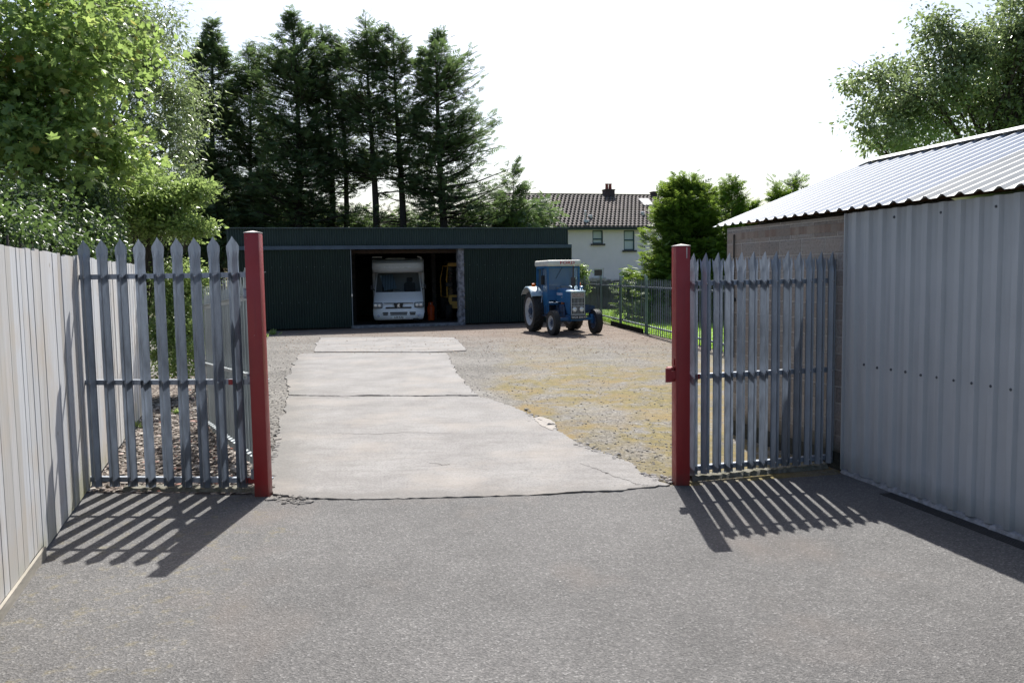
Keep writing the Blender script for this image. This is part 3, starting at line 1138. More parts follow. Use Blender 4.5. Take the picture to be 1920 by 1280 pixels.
for x in (su(813, 4.4), su(811, 4.4) - 3.4, uL + 1.6):
    MB().box(x - .09, x + .09, 4.32, 4.5, 0, 3.3).build('column', simple('col%d' % int(x * 10 + 200), (.10, .09, .085), (.05, .05, .05), .9), shed)
mb = MB()
mb.box(uL, uL + .03, .03, 10, 0, 3.6)
mb.box(uR - .17, uR - .14, .03, 10, 0, 3.6)
mb.box(uL, uR - .14, 10, 10.03, 0, 3.3)
mb.build('shell_wall', GREEN, shed)
mb = MB()
mb.add([(uL - .05, .06, 3.69), (uR - .1, .06, 3.69), (uR - .1, 10.2, 3.32), (uL - .05, 10.2, 3.32), (uL - .05, .06, 3.66), (uR - .1, .06, 3.66), (uR - .1, 10.2, 3.29), (uL - .05, 10.2, 3.29)],
       [(0, 1, 2, 3), (7, 6, 5, 4), (0, 4, 5, 1), (1, 5, 6, 2), (2, 6, 7, 3), (3, 7, 4, 0)])
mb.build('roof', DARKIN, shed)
mb = MB()
for y in (.5, 1.4, 2.6, 4.2, 6): mb.box(uL + .1, uR - .2, y, y + .08, 3.35 - y * .02, 3.5 - y * .02)
mb.box(oL - .1, oR + .1, .42, .5, 2.78, 2.92)
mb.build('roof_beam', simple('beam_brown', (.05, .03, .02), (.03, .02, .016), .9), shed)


def loft(mb, rows, closed=False):
    n = len(rows[0])
    base = len(mb.v)
    for r in rows: mb.v += [tuple(p) for p in r]
    for i in range(len(rows) - 1):
        for k in range(n if closed else n - 1):
            a = base + i * n + k
            b = base + i * n + (k + 1) % n
            mb.f.append((a, b, b + n, a + n))
    return mb


# ---------------------------------------------------------------- motorhome in the doorway
WHITE = simple('van_white', (.86, .88, .90), (.80, .82, .84), .35, scale=1.5)
WHITE_SHADED = simple('coach_white_shaded', (.62, .62, .61), (.55, .55, .54), .5, scale=2)  # same white body, greyed to paint in the deeper shade higher up
DGLASS = glassy('dark_glass', (.03, .035, .04), .5, .06)
vm = Vector((at(748, 600, 32.25).x, 32.25))
van = empty('motorhome', (vm.x, vm.y, 0.02), R(7), 'white coachbuilt motorhome with an over-cab pod greyed as if in shade parked just inside the green shed', 'motorhome')
fr = [-1, -.96, -.86, -.62, -.3, 0, .3, .62, .86, .96, 1]


def vrow(y, z, w):
    return [(f * w, y + .16 * abs(f) ** 5 + .03 * f * f, z) for f in fr]


prof = [(.06, .20, .92), (-.02, .27, .96), (-.05, .42, .985), (-.04, .60, .985), (.01, .645, .975), (.02, .70, .97), (.05, .86, .965), (.12, .93, .955), (.34, 1.10, .945), (.60, 1.27, .935)]
mb = MB()
loft(mb, [vrow(*p) for p in prof])
# windscreen frame and roof of the cab
top = [(.60, 1.27, .935), (.85, 1.55, .905), (1.10, 1.83, .875), (1.28, 2.03, .85), (1.40, 2.10, .83), (2.3, 2.12, .83)]
rows = [vrow(*p) for p in top]
n = len(fr)
b0 = len(mb.v)
for r in rows: mb.v += r
for i in range(len(rows) - 1):
    for k in range(n - 1):
        if i < 3 and 1 <= k <= n - 3: continue
        a = b0 + i * n + k
        mb.f.append((a, a + 1, a + 1 + n, a + n))
# sides
for s in (-1, 1):
    allp = prof + top[1:]
    idx = 0 if s < 0 else -1
    edge_ = [vrow(*p)[idx] for p in allp]
    back = [(s * .98, 2.3, max(.3, min(2.1, p[2]))) for p in edge_]
    loft(mb, [edge_, back])
body = mb.build('cab', WHITE, van, smooth=True)
mb = MB()
loft(mb, [[(p[0] * .985, p[1] - .012, p[2]) for p in vrow(*q)[1:-1]] for q in top[:4]])
mb.build('windscreen', DGLASS, van, smooth=True)
MB().box(-.85, .85, 1.9, 1.92, .4, 2.05).build('cab_interior', simple('cab_dark', (.02, .022, .025), rough=.9), van)
st = NT('striped_cloth')
w_ = st.n.new('ShaderNodeTexWave')
w_.inputs['Scale'].default_value = 5.0
st.l.new(st.co(), w_.inputs[0])
st.set(st.ramp(w_.outputs['Fac'], [(.35, (.08, .13, .17)), (.6, (.42, .58, .72))]), .8)
mb = MB()
q = [(-.73, 1.92), (-.22, 1.98), (-.06, 1.42), (-.55, 1.33)]
mb.add([(x, .66 + (z - 1.27) * .895 + .02 * (i % 2), z) for i, (x, z) in enumerate(q)] + [(x, .68 + (z - 1.27) * .895 + .02 * (i % 2), z) for i, (x, z) in enumerate(q)],
       [(0, 1, 2, 3), (7, 6, 5, 4), (0, 4, 5, 1), (1, 5, 6, 2), (2, 6, 7, 3), (3, 7, 4, 0)])
mb.build('striped_shade', st.m, van)
mb = MB()
for x in (-.45, .45):
    mb.rbox(x - .22, x + .22, 1.6, 1.72, 1.0, 1.62, .05, 2)
    mb.rbox(x - .12, x + .12, 1.6, 1.70, 1.64, 1.84, .04, 2)
mb.build('seats', simple('seat_grey', (.08, .085, .08), rough=.9), van, smooth=True)
# over-cab pod and living body
mb = MB()
rows = []
for (y, z, w) in ((.55, 2.04, .90), (.40, 2.10, .97), (.33, 2.22, 1.0), (.38, 2.40, 1.0), (.55, 2.50, 1.0), (.95, 2.54, 1.0), (1.6, 2.56, 1.02)):
    rows.append([(f * w, y + .22 * abs(f) ** 6, z) for f in fr])
loft(mb, rows)
for s in (-1, 1):
    idx = 0 if s < 0 else -1
    loft(mb, [[r[idx] for r in rows], [(s * 1.02, 1.7, max(2.04, min(2.56, r[idx][2]))) for r in rows]])
loft(mb, [rows[0], [(f * .9, 1.5, 2.06) for f in fr]])
mb.build('over_cab_pod', WHITE_SHADED, van, smooth=True)
mb = MB().rbox(-1.05, 1.05, 1.7, 6.0, .35, 2.6, .06, 3)
mb.build('living_body', WHITE_SHADED, van, smooth=True)
text_part('lettering', 'AUTOCRUISE   EK', .10, simple('letter_white', (.85, .85, .87)), van, (.0, .325, 2.24), (R(97), 0, 0), sx=1.35)
for s in (-1, 1):
    mb = MB()
    mb.rbox(s * .80 - .17, s * .80 + .17, -.02, .12, .68, .86, .03, 2)
    h = mb.build('headlight', glassy('lamp_glass%d' % s, (.6, .62, .62), .5, .1), van, smooth=True)
    mb = MB()
    for dx in (-.085, .06): mb.lathe([(-.035, .005), (-.03, .055), (-.015, .066), (.03, .05)], 14, 'Y', (s * .80 + dx, .005, .77))
    mb.build('reflector', CHROME, h, smooth=True)
    MB().rbox(s * .80 - .185, s * .80 + .185, .0, .14, .665, .875, .03, 2).build('surround', BLACK, h, smooth=True)
    MB().lathe([(-.03, .004), (-.025, .045), (.03, .05)], 14, 'Y', (s * .78, -.02, .36)).build('fog_lamp', simple('fog%d' % s, (.45, .48, .6), rough=.2), van, smooth=True)
mb = MB().rbox(-.50, .50, -.045, .02, .645, .70, .012, 1)
mb.prism([(-.15, .70), (.15, .70), (.19, .85), (-.19, .85)], -.045, .03, 'XZ')
mb.rbox(-.58, .58, -.02, .04, .845, .865, .006, 1)
mb.build('grille', BLACK, van)
# small rearing-animal badge in bright metal on the grille
bd = MB()
for poly in ([(-.02, .70), (.012, .70), (.03, .74), (.035, .78), (.05, .80), (.03, .825), (.0, .82), (-.012, .79), (-.03, .75)], [(-.012, .785), (-.05, .80), (-.06, .785), (-.02, .765)], [(-.028, .75), (-.06, .735), (-.055, .72), (-.02, .73)],
             [(-.03, .72), (-.045, .67), (-.028, .665), (-.01, .71)], [(.012, .72), (.04, .68), (.055, .665), (.06, .68), (.03, .74)]):
    bd.prism(poly, -.056, -.047, 'XZ')
bd.build('badge', CHROME, van)
mb = MB()
for a, b in ((-.62, -.40), (-.34, .34), (.42, .66)):
    mb.rbox(a, b, -.058, -.03, .45, .50, .008, 1)
    mb.rbox(a + .02, b - .02, -.058, -.03, .385, .435, .008, 1)
mb.build('bumper_vents', BLACK, van)
PLATE = simple('plate_white', (.75, .75, .70), (.7, .7, .66), .5)
LETK = simple('letter_black', (.015, .015, .015))
npl = MB().box(-.26, .26, -.068, -.060, .245, .355).build('number_plate', PLATE, van)
text_part('lettering', 'L50 KAJ', .105, LETK, npl, (0, -.069, .30), (R(90), 0, 0), bold=.003)
MB().rbox(.55, .78, -.03, .05, .17, .25, .02, 1).build('tow_eye', BLACK, van)
mb = MB()
for s in (-1, 1): mb.lathe([(s * .70, .2), (s * .70, .31), (s * .72, .33), (s * .88, .33), (s * .90, .31), (s * .90, .18)], 24, 'X', (0, .75, .33))
for s, nm in ((-1, 'wheel'), (1, 'wheel')):
    w = MB().lathe([(s * .68, .19), (s * .68, .30), (s * .70, .33), (s * .86, .33), (s * .88, .30), (s * .88, .19)], 24, 'X').build('wheel', RUBBER, van, smooth=True, loc=(0, .75, .33))
    MB().lathe([(s * .80, .0), (s * .86, .06), (s * .85, .18), (s * .87, .19)], 20, 'X').build('rim', CHROME, w, smooth=True)
    w = MB().lathe([(s * .72, .19), (s * .72, .30), (s * .74, .33), (s * .94, .33), (s * .96, .30), (s * .96, .19)], 24, 'X').build('wheel', RUBBER, van, smooth=True, loc=(0, 4.4, .33))
for s in (-1, 1):
    mb = MB().tube([(s * .93, .95, 1.35), (s * 1.08, .9, 1.42)], .018, 6)
    mb.rbox(s * 1.06 - .05, s * 1.06 + .05, .84, .93, 1.36, 1.56, .03, 2)
    mb.build('mirror', simple('mirror%d' % s, (.012, .012, .015), rough=.6), van, smooth=True)
mb = MB().rbox(-.5, .3, 1.2, 1.9, 2.55, 2.63, .03, 2)
mb.tube([(.93, .9, 2.5), (.93, .82, 2.62), (.80, .9, 2.66)], .03, 8)
mb.tube([(-1.0, 1.0, 2.66), (-.62, .95, 2.66)], .025, 8)
mb.build('roof_fittings', WHITE_SHADED, van, smooth=True)
# wipers
MB().tube([(-.5, .60, 1.29), (.05, .66, 1.36)], .008, 5).tube([(.25, .60, 1.29), (.75, .68, 1.36)], .008, 5).build('wipers', BLACK, van)

# ---------------------------------------------------------------- orange drum and yellow loader inside the shed
dp = at(808.5, 600, 35.2)
dm = empty('gas_cylinder', (dp.x, 35.2, .02), 0, 'orange gas cylinder standing on the dark shed floor beside the motorhome', 'gas cylinder')
ORG = simple('orange_paint', (.85, .12, .015), (.65, .08, .01), .5, scale=5)
MB().lathe([(0, .12), (.01, .145), (.05, .155), (.56, .155), (.62, .13), (.66, .06), (.67, .05)], 24, 'Z').build('cylinder', ORG, dm, smooth=True)
MB().lathe([(.66, .028), (.74, .028), (.75, .0)], 12, 'Z').build('valve', CHROME, dm, smooth=True)
mb = MB()
for k in range(9):
    a = math.pi * (.2 + 1.6 * k / 8)
    mb.tube([(.10 * math.cos(a), .10 * math.sin(a), .60), (.10 * math.cos(a), .10 * math.sin(a), .76)], .012, 5)
mb.tube([(.10 * math.cos(a * .1), .10 * math.sin(a * .1), .76) for a in range(0, 64, 4)], .012, 5)
mb.build('collar', ORG, dm)

YEL = simple('loader_yellow', (.75, .45, .09), (.55, .32, .07), .5, scale=4)
lpz = at(858, 600, 35.0)
ld = empty('loader_tractor', (lpz.x + .14, 35.0, .02), R(6), 'yellow loader tractor half hidden behind the rough pillar inside the shed', 'loader')
mb = MB()
mb.tube([(-.55, 0, .98), (-.57, 0, 1.75), (-.50, 0, 2.34), (.5, 0, 2.34), (.57, 0, 1.75), (.55, 0, .98)], .032, 6)
mb.box(-.5, .5, -.03, .05, 2.27, 2.41)
mb.tube([(-.55, 0, .98), (-.78, 1.3, .98), (-.80, 1.3, 1.75), (-.68, 1.3, 2.30), (.6, 1.3, 2.30)], .03, 6)
mb.build('cab_frame', YEL, ld)
mb = MB()
mb.rbox(-.50, .50, -.05, .5, .98, 1.07, .02, 1)
mb.box(-.50, -.36, -.05, .5, .80, .98)
mb.box(.36, .50, -.05, .5, .80, .98)
mb.prism([(-.5, .80), (.5, .80), (.42, .50), (-.36, .50)], -.06, .4, 'XZ')
mb.build('body', YEL, ld)
MB().box(-.36, .36, .0, .4, .80, .98).build('grille', BLACK, ld)
MB().add([(-.5, .02, 1.08), (.5, .02, 1.08), (.48, .02, 2.27), (-.48, .02, 2.27)], [(0, 1, 2, 3)]).build('windscreen', DGLASS, ld)
MB().rbox(-.62, -.3, -.1, .1, 1.42, 1.6, .02, 1).build('seat', BLACK, ld)
MB().rbox(-.6, .6, .1, 1.3, 2.41, 2.5, .04, 2).build('roof', BLACK, ld)
for s in (-1, 1):
    MB().lathe([(s * .36, .15), (s * .36, .36), (s * .40, .39), (s * .60, .39), (s * .64, .36), (s * .64, .15)], 24, 'X').build('wheel', RUBBER, ld, smooth=True, loc=(0, .2, .39))
    MB().lathe([(s * .40, .25), (s * .40, .60), (s * .44, .66), (s * .78, .66), (s * .82, .6), (s * .82, .25)], 28, 'X').build('wheel', RUBBER, ld, smooth=True, loc=(0, 1.9, .66))
MB().lathe([(-.02, .03), (0, .05), (.06, .05)], 10, 'Z', (-.08, .0, 2.52)).build('work_lamp', CHROME, ld)

# ---------------------------------------------------------------- blue tractor
TA = R(15.6)
fl = gp(1038, 628)
C0 = Vector((fl.x, fl.y)) + Vector((.70 * math.cos(TA), .70 * math.sin(TA)))
tr = empty('tractor', (C0.x, C0.y, 0), TA, 'old blue tractor with a white-roofed cab parked in front of the shed', 'tractor')
BLUE = simple('tractor_blue', (.020, .125, .29), (.014, .085, .21), .38, scale=4)
DBLUE = simple('tractor_dark_blue', (.015, .06, .16), (.02, .03, .05), .55, scale=9)
CREAM = simple('cream', (.66, .64, .58), (.56, .54, .48), .5, scale=4)
GRL = simple('grille_grey', (.42, .43, .43), (.34, .35, .35), .45, scale=8)
FEND = simple('fender_pale', (.36, .47, .54), (.28, .38, .46), .4, scale=4)
RIMW = simple('rim_white', (.44, .46, .49), (.30, .32, .34), .5, scale=5)


def tyre(name, r, w, x, y, rim_r, lugs, par, yaw=0.0):
    root = MB()
    hw = w / 2
    profl = [(-hw * .86, rim_r), (-hw * .98, rim_r + (r - rim_r) * .35), (-hw, r * .88), (-hw * .90, r * .955), (-hw * .5, r * .975), (0, r * .98), (hw * .5, r * .975), (hw * .90, r * .955), (hw, r * .88), (hw * .98, rim_r + (r - rim_r) * .35),
             (hw * .86, rim_r)]
    root.lathe(profl, 40, 'X', caps=False)
    if lugs:
        for k in range(lugs):
            for s in (-1, 1):
                a0 = 2 * math.pi * (k + (.5 if s > 0 else 0)) / lugs
                pts = []
                for (xx, da, rr_) in ((0, 0, r * .972), (s * hw * .93, .26 * (-1), r * .94), (s * hw * .99, .30 * (-1), r * .86)):
                    pts.append((xx, a0 + da, rr_))
                vs = []
                for (xx, aa, rr_) in pts:
                    for da in (-.03, .03):
                        for dr2 in (0, .034):
                            R2 = rr_ + dr2
                            vs.append((xx, R2 * math.sin(aa + da), R2 * math.cos(aa + da)))
                fs = []
                for i in range(2):
                    q = i * 4
                    fs += [(q, q + 4, q + 5, q + 1), (q + 2, q + 3, q + 7, q + 6), (q + 1, q + 5, q + 7, q + 3), (q, q + 2, q + 6, q + 4)]
                fs += [(0, 1, 3, 2), (8, 10, 11, 9)]
                root.add(vs, fs)
    else:
        for xx in (-.5, -.17, .17, .5):
            root.lathe([(xx * w * .8 - .012, r * .965), (xx * w * .8 - .010, r), (xx * w * .8 + .010, r), (xx * w * .8 + .012, r * .965)], 40, 'X', caps=False)
    o = root.build('wheel', RUBBER, par, smooth=True, loc=(x, y, r), rot=(0, 0, yaw))
    s = -1 if x < 0 else 1
    rm = MB()
    rm.lathe([(s * hw * .90, rim_r * 1.02), (s * hw * .92, rim_r * 1.03), (s * hw * .86, rim_r * .94), (s * hw * .55, rim_r * .88), (s * hw * .45, rim_r * .80), (s * hw * .55, rim_r * .62), ], 32, 'X', caps=False)
    dk = MB().lathe([(s * hw * .56, rim_r * .63), (s * hw * .62, rim_r * .40), (s * hw * .3, rim_r * .30), (s * hw * .3, .0)], 32, 'X', caps=False)
    dk.build('disc', simple('disc_grey', (.20, .23, .27), (.12, .14, .18), .6, scale=6), o, smooth=True)
    rm.lathe([(-s * hw * .86, rim_r * 1.01), (-s * hw * .5, rim_r * .9), (-s * hw * .1, rim_r * .5), (-s * hw * .1, 0)], 32, 'X')
    ro = rm.build('rim', RIMW, o, smooth=True)
    MB().lathe([(-s * hw * .88, rim_r * .98), (-s * hw * .60, rim_r * .9), (-s * hw * .55, 0)], 24, 'X').build('inner_disc', DBLUE, o, smooth=True)
    hb = MB().lathe([(s * hw * .3, rim_r * .26), (s * hw * .75, rim_r * .26), (s * hw * .95, rim_r * .18), (s * hw * .96, 0)], 16, 'X')
    for k in range(8):
        a = k * math.pi / 4
        hb.lathe([(s * hw * .6, .014), (s * hw * .75, .014), (s * hw * .75, 0)], 6, 'X', (0, rim_r * .5 * math.cos(a), rim_r * .5 * math.sin(a)))
    hb.build('hub', DBLUE, o, smooth=True)
    return o


tyre('w', .385, .20, -.70, 0, .215, 0, tr, R(4))
tyre('w', .385, .20, .70, 0, .215, 0, tr, R(3))
tyre('w', .67, .36, -.70, 2.06, .455, 19, tr)
tyre('w', .67, .36, .70, 2.06, .455, 19, tr)
# running gear
mb = MB()
mb.rbox(-.62, .62, -.07, .07, .43, .53, .02, 1)
mb.rbox(-.20, .20, -.16, .30, .42, .62, .03, 1)
for s in (-1, 1):
    mb.rbox(s * .58 - .05, s * .58 + .05, -.06, .06, .33, .62, .015, 1)
    mb.tube([(s * .56, .03, .56), (s * .30, .55, .58)], .022, 6)
mb.tube([(-.55, .14, .50), (.55, .14, .50)], .018, 6)
mb.build('front_axle', BLUE, tr, smooth=True)
mb = MB()
mb.rbox(-.17, .17, .15, 1.15, .48, .98, .03, 1)
mb.rbox(-.23, .23, 1.1, 2.4, .45, .95, .05, 2)
mb.tube([(-.62, 2.12, .69), (.62, 2.12, .69)], .11, 12)
mb.rbox(-.25, -.17, .35, .75, .68, .92, .02, 1)
mb.tube([(-.22, .30, .60), (-.22, .30, .86)], .05, 10)
mb.tube([(-.20, .95, .55), (-.20, .95, .80)], .045, 10)
mb.rbox(-.34, -.22, .9, 1.3, .40, .62, .02, 1)
mb.build('engine_and_gearbox', DBLUE, tr, smooth=True)
MB().lathe([(-.26, .03), (-.25, .04), (-.18, .045)], 12, 'X', (0, .48, .98)).build('filter_cap', simple('rust', (.35, .12, .06)), tr)
# bonnet
mb = MB()
rows = []
for (y, zt, w) in ((-.30, 1.345, .235), (-.20, 1.365, .24), (.3, 1.40, .245), (1.0, 1.44, .25), (1.12, 1.44, .25)):
    rows.append([(-w, y, 1.00), (-w, y, zt - .07), (-w * .93, y, zt - .02), (-w * .75, y, zt), (0, y, zt + .012), (w * .75, y, zt), (w * .93, y, zt - .02), (w, y, zt - .07), (w, y, 1.00)])
loft(mb, rows)
mb.add(rows[-1], [tuple(range(9))])
mb.add([(-.235, -.30, 1.0), (-.235, .25, 1.0), (-.235, .05, .66), (-.235, -.30, .62)], [(0, 1, 2, 3)])
mb.add([(.235, -.30, 1.0), (.235, .25, 1.0), (.235, .05, .66), (.235, -.30, .62)], [(3, 2, 1, 0)])
mb.add([(-.235, .25, 1.0), (.235, .25, 1.0), (.235, .05, .66), (-.235, .05, .66)], [(0, 1, 2, 3)])
mb.build('bonnet', BLUE, tr, smooth=True)
MB().rbox(-.245, .245, -.36, .12, 1.335, 1.372, .012, 2).build('bonnet_lip', simple('lip_pale', (.50, .68, .74), (.35, .55, .65), .35), tr, smooth=True)
mb = MB().rbox(-.252, -.243, .42, .98, 1.22, 1.30, .002, 1)
stp = mb.build('side_badge', simple('badge_strip', (.42, .46, .60)), tr)
MB().rbox(-.262, -.244, .44, .52, 1.14, 1.17, .004, 1).build('catch', CHROME, tr)
# grille
mb = MB()
gy = -.335
mb.box(-.225, .225, gy, gy + .03, 1.15, 1.33)
mb.box(-.225, .225, gy, gy + .03, .62, .655)
mb.box(-.225, -.20, gy, gy + .03, .655, 1.15)
mb.box(.20, .225, gy, gy + .03, .655, 1.15)
for k in range(1, 9): mb.box(-.20 + k * .4444 / 10 * 1.0 - .006, -.20 + k * .4444 / 10 + .006, gy + .004, gy + .028, .655, 1.15)
for z in (.985, .90): mb.box(-.20, .20, gy + .002, gy + .026, z - .008, z + .008)
gr = mb.build('grille', GRL, tr)
MB().box(-.21, .21, gy + .034, gy + .045, .64, 1.16).build('backing', BLACK, gr)
MB().box(-.20, .20, gy - .004, gy - .001, 1.175, 1.30).build('name_plate', simple('badge_brown', (.26, .20, .18)), gr)
text_part('lettering', 'FORD', .115, simple('letter_pale', (.62, .50, .46)), gr, (0, gy - .006, 1.235), (R(90), 0, 0), sx=1.25)
for s in (-1, 1):
    h = MB().lathe([(.03, .075), (-.01, .082), (-.02, .078), (-.012, .068)], 20, 'Y', (s * .115, gy, .80)).build('headlight', GRL, tr, smooth=True)
    MB().lathe([(-.022, .0), (-.018, .05), (-.008, .068)], 20, 'Y', (s * .115, gy, .80)).build('lens', simple('lens%d' % s, (.75, .78, .8), rough=.15, metal=.3), h, smooth=True)
npt = MB().box(-.25, .25, gy - .025, gy - .012, .50, .605).build('number_plate', LETK, tr)
text_part('lettering', 'WOX 504 H', .095, simple('plate_letters', (.6, .6, .6)), npt, (0, gy - .027, .553), (R(90), 0, 0), sx=.9, bold=.002)
# cab
CW, CY0, CY1 = .53, 1.02, 2.15
mb = MB()
for s in (-1, 1):
    mb.box(s * CW - .03, s * CW + .03, CY0 - .02, CY0 + .04, 1.0, 2.16)
    mb.box(s * CW - .03, s * CW + .03, CY1 - .04, CY1 + .02, 1.3, 2.16)
    mb.box(s * CW - .025, s * CW + .025, CY0 + .04, CY1 - .04, 2.08, 2.16)
    mb.box(s * CW - .02, s * CW + .02, 1.60, 1.64, 1.3, 2.08)
mb.box(-CW + .03, CW - .03, CY0 - .02, CY0 + .03, 2.09, 2.16)
mb.box(-CW + .03, CW - .03, CY0 - .02, CY0 + .03, 1.33, 1.385)
mb.box(-CW + .03, CW - .03, CY1 - .03, CY1 + .02, 2.09, 2.16)
mb.box(-.06, -.03, CY1 - .03, CY1 + .01, 1.3, 2.1)
mb.box(.16, .19, CY1 - .03, CY1 + .01, 1.3, 2.1)
mb.build('cab_frame', BLUE, tr)
mb = MB()
mb.prism([(CY0 - .04, .62), (CY0 + .45, .62), (CY0 + .55, 1.33), (CY0 - .015, 1.33)], -CW - .02, -CW + .02, 'YZ')
mb.box(-CW + .021, -.25, CY0 - .035, CY0 + .01, 1.05, 1.328)
mb.box(.25, CW - .02, CY0 - .035, CY0 + .01, .95, 1.328)
mb.prism([(CY0 - .04, .9), (CY0 + .45, .9), (CY0 + .55, 1.33), (CY0 - .015, 1.33)], CW - .018, CW + .02, 'YZ')
mb.box(-CW, CW, CY0 + .05, CY1, .90, .96)
mb.build('cab_panel', BLUE, tr)
MB().add([(-CW + .03, CY0 + .005, 1.385), (CW - .03, CY0 + .005, 1.385), (CW - .03, CY0 + .005, 2.09), (-CW + .03, CY0 + .005, 2.09)], [(0, 1, 2, 3)]).build('windscreen', GLASS, tr)
MB().add([(-CW + .03, CY1 + .0, 1.3), (CW - .03, CY1, 1.3), (CW - .03, CY1, 2.09), (-CW + .03, CY1, 2.09)], [(0, 1, 2, 3)]).build('rear_window', GLASS, tr)
for s in (-1, 1):
    MB().add([(s * CW, CY0 + .05, 1.35), (s * CW, 1.60, 1.35), (s * CW, 1.60, 2.08), (s * CW, CY0 + .05, 2.08)], [(0, 1, 2, 3)]).build('side_window', GLASS, tr)
rf_ = MB().rbox(-.58, .58, .90, 2.32, 2.15, 2.345, .055, 3).build('cab_roof', CREAM, tr, smooth=True)
text_part('lettering', 'FORD', .135, simple('letter_red', (.50, .015, .03)), rf_, (.10, .898, 2.255), (R(90), 0, 0), sx=1.45, bold=.0015)
MB().tube([(-.05, .975, 2.12), (-.28, .965, 1.75)], .008, 5).build('wiper', BLACK, tr)
mb = MB().tube([(-.58, 1.45, 1.85), (-.56, 1.4, 2.1)], .010, 5).rbox(-.65, -.52, 1.36, 1.39, 1.55, 1.86, .02, 2)
mb.build('mirror', BLACK, tr, smooth=True)
# fenders
for s in (-1, 1):
    mb = MB()
    rows = []
    for k in range(11):
        a = R(-52 + 10 * k)
        y, z = 2.12 + .80 * math.sin(a), .69 + .80 * math.cos(a)
        rows.append([(s * .55, y, z), (s * .58, y, z + .015), (s * .92, y, z + .01), (s * .95, y, z - .03)])
    loft(mb, rows)
    bm = bmesh.new()
    me_ = mb.mesh('t')
    bm.from_mesh(me_)
    bmesh.ops.solidify(bm, geom=bm.faces[:], thickness=.012)
    bm.to_mesh(me_)
    bm.free()
    link('fender', me_, tr, FEND, smooth=True)
    mb = MB().prism([(1.55, 1.0), (2.7, 1.0), (2.6, 1.3), (2.12, 1.49), (1.75, 1.38)], s * .545, s * .575, 'YZ')
    mb.build('fender_side', BLUE, tr)
    MB().rbox(s * .80 - .06, s * .80 + .06, 1.70, 1.76, 1.48, 1.60, .015, 2).build('indicator', simple('amber%d' % s, (.9, .20, .01), (.8, .15, .01), .3), tr, smooth=True)
# exhaust, seat, wheel, lamps and boxes
mb = MB().tube([(.17, .55, 1.40), (.17, .55, 1.50)], .03, 10).tube([(.17, .55, 1.50), (.17, .55, 1.52), (.17, .55, 1.78), (.17, .55, 1.80)], [.03, .075, .075, .03], 12).tube([(.17, .55, 1.80), (.17, .55, 2.10), (.19, .52, 2.16)], .026, 10)
mb.build('exhaust', simple('exhaust_black', (.035, .035, .04), (.07, .05, .045), .6, scale=12), tr, smooth=True)
mb = MB().tube([(.21, -.10, 1.37), (.21, -.10, 1.45)], .02, 8).lathe([(1.44, .03), (1.45, .055), (1.50, .055), (1.52, .02)], 12, 'Z', (.21, -.10, 0))
mb.build('air_intake', BLUE, tr, smooth=True)
mb = MB().tube([(0, 1.35, 1.1), (0, 1.25, 1.48)], .02, 6)
mb.tube([(.21 * math.cos(a * .3142), 1.25 + .20 * math.sin(a * .3142) * .9, 1.50 + .09 * math.sin(a * .3142)) for a in range(21)], .014, 6)
mb.tube([(-.2, 1.25, 1.5), (.2, 1.25, 1.5)], .01, 5)
mb.build('steering_wheel', BLACK, tr)
mb = MB().rbox(-.22, .22, 1.65, 2.0, 1.10, 1.2, .04, 2).rbox(-.2, .2, 1.95, 2.04, 1.2, 1.55, .04, 2).tube([(.0, 1.95, .96), (0, 1.85, 1.12)], .05, 8)
mb.build('seat', simple('seat_dark', (.10, .10, .10), rough=.8), tr, smooth=True)
mb = MB().rbox(-.24, .24, .93, 1.05, 1.40, 1.47, .02, 1).tube([(-.1, 1.0, 1.5), (.22, 1.0, 1.47)], .03, 8)
mb.build('dashboard', simple('dash', (.25, .27, .29), (.1, .1, .1), .4), tr, smooth=True)
mb = MB().prism([(.30, .95), (.74, .88), (.74, .66), (.30, .66)], .15, .45, 'XZ')
mb.build('side_box', DBLUE, tr)
mb = MB().box(-.62, -.45, 1.05, 1.45, .55, .57).box(-.62, -.60, 1.05, 1.08, .57, .9).box(-.62, -.60, 1.42, 1.45, .57, .9)
mb.build('step', DBLUE, tr)
mb = MB().tube([(-.54, 1.6, 1.35), (-.60, 1.5, 1.0), (-.6, 1.45, .7)], .014, 6)
mb.build('grab_rail', CHROME, tr)

# ---------------------------------------------------------------- house
HO = at(1190, 520, 57.0)
HD = Vector((1, .27)).normalized()
HANG = math.atan2(HD.y, HD.x)
house = empty('terraced_house', (HO.x, HO.y, 0), HANG, 'white rendered two-storey house with brown tiled roof beyond the lawn', 'house')


def hu(px):
    d = ray(px, 520)
    k = d.x / d.y
    return (k * HO.y - HO.x) / (HD.x - k * HD.y)


def hz(px, py):
    """height of a point on the house front seen at px, py"""
    d = ray(px, py)
    u = hu(px)
    Y = HO.y + HD.y * u
    return CAM.z + d.z * Y / d.y


REN = simple('render_white', (.82, .75, .79), (.76, .70, .73), .9, scale=1.2, bump=.003, bscale=30)
TEAL = simple('teal_paint', (.012, .055, .075), (.01, .045, .06), .4)
hl, hr = hu(968), hu(1420)
EAV = hz(1150, 431)
RID = EAV + 2.72
DEP = 8.2
wins = [(1111.5, 1131, 432, 457, 'teal'), (1170, 1190, 432, 469, 'teal'), (1112.5, 1132, 503, 519.5, 'white'), (1171, 1190, 503, 519.5, 'white'), (1290, 1312, 432, 458, 'teal')]
rects = []
for (a, b, t, bt, k) in wins:
    rects.append((hu(a), hu(b), hz((a + b) / 2, bt), hz((a + b) / 2, t), k))
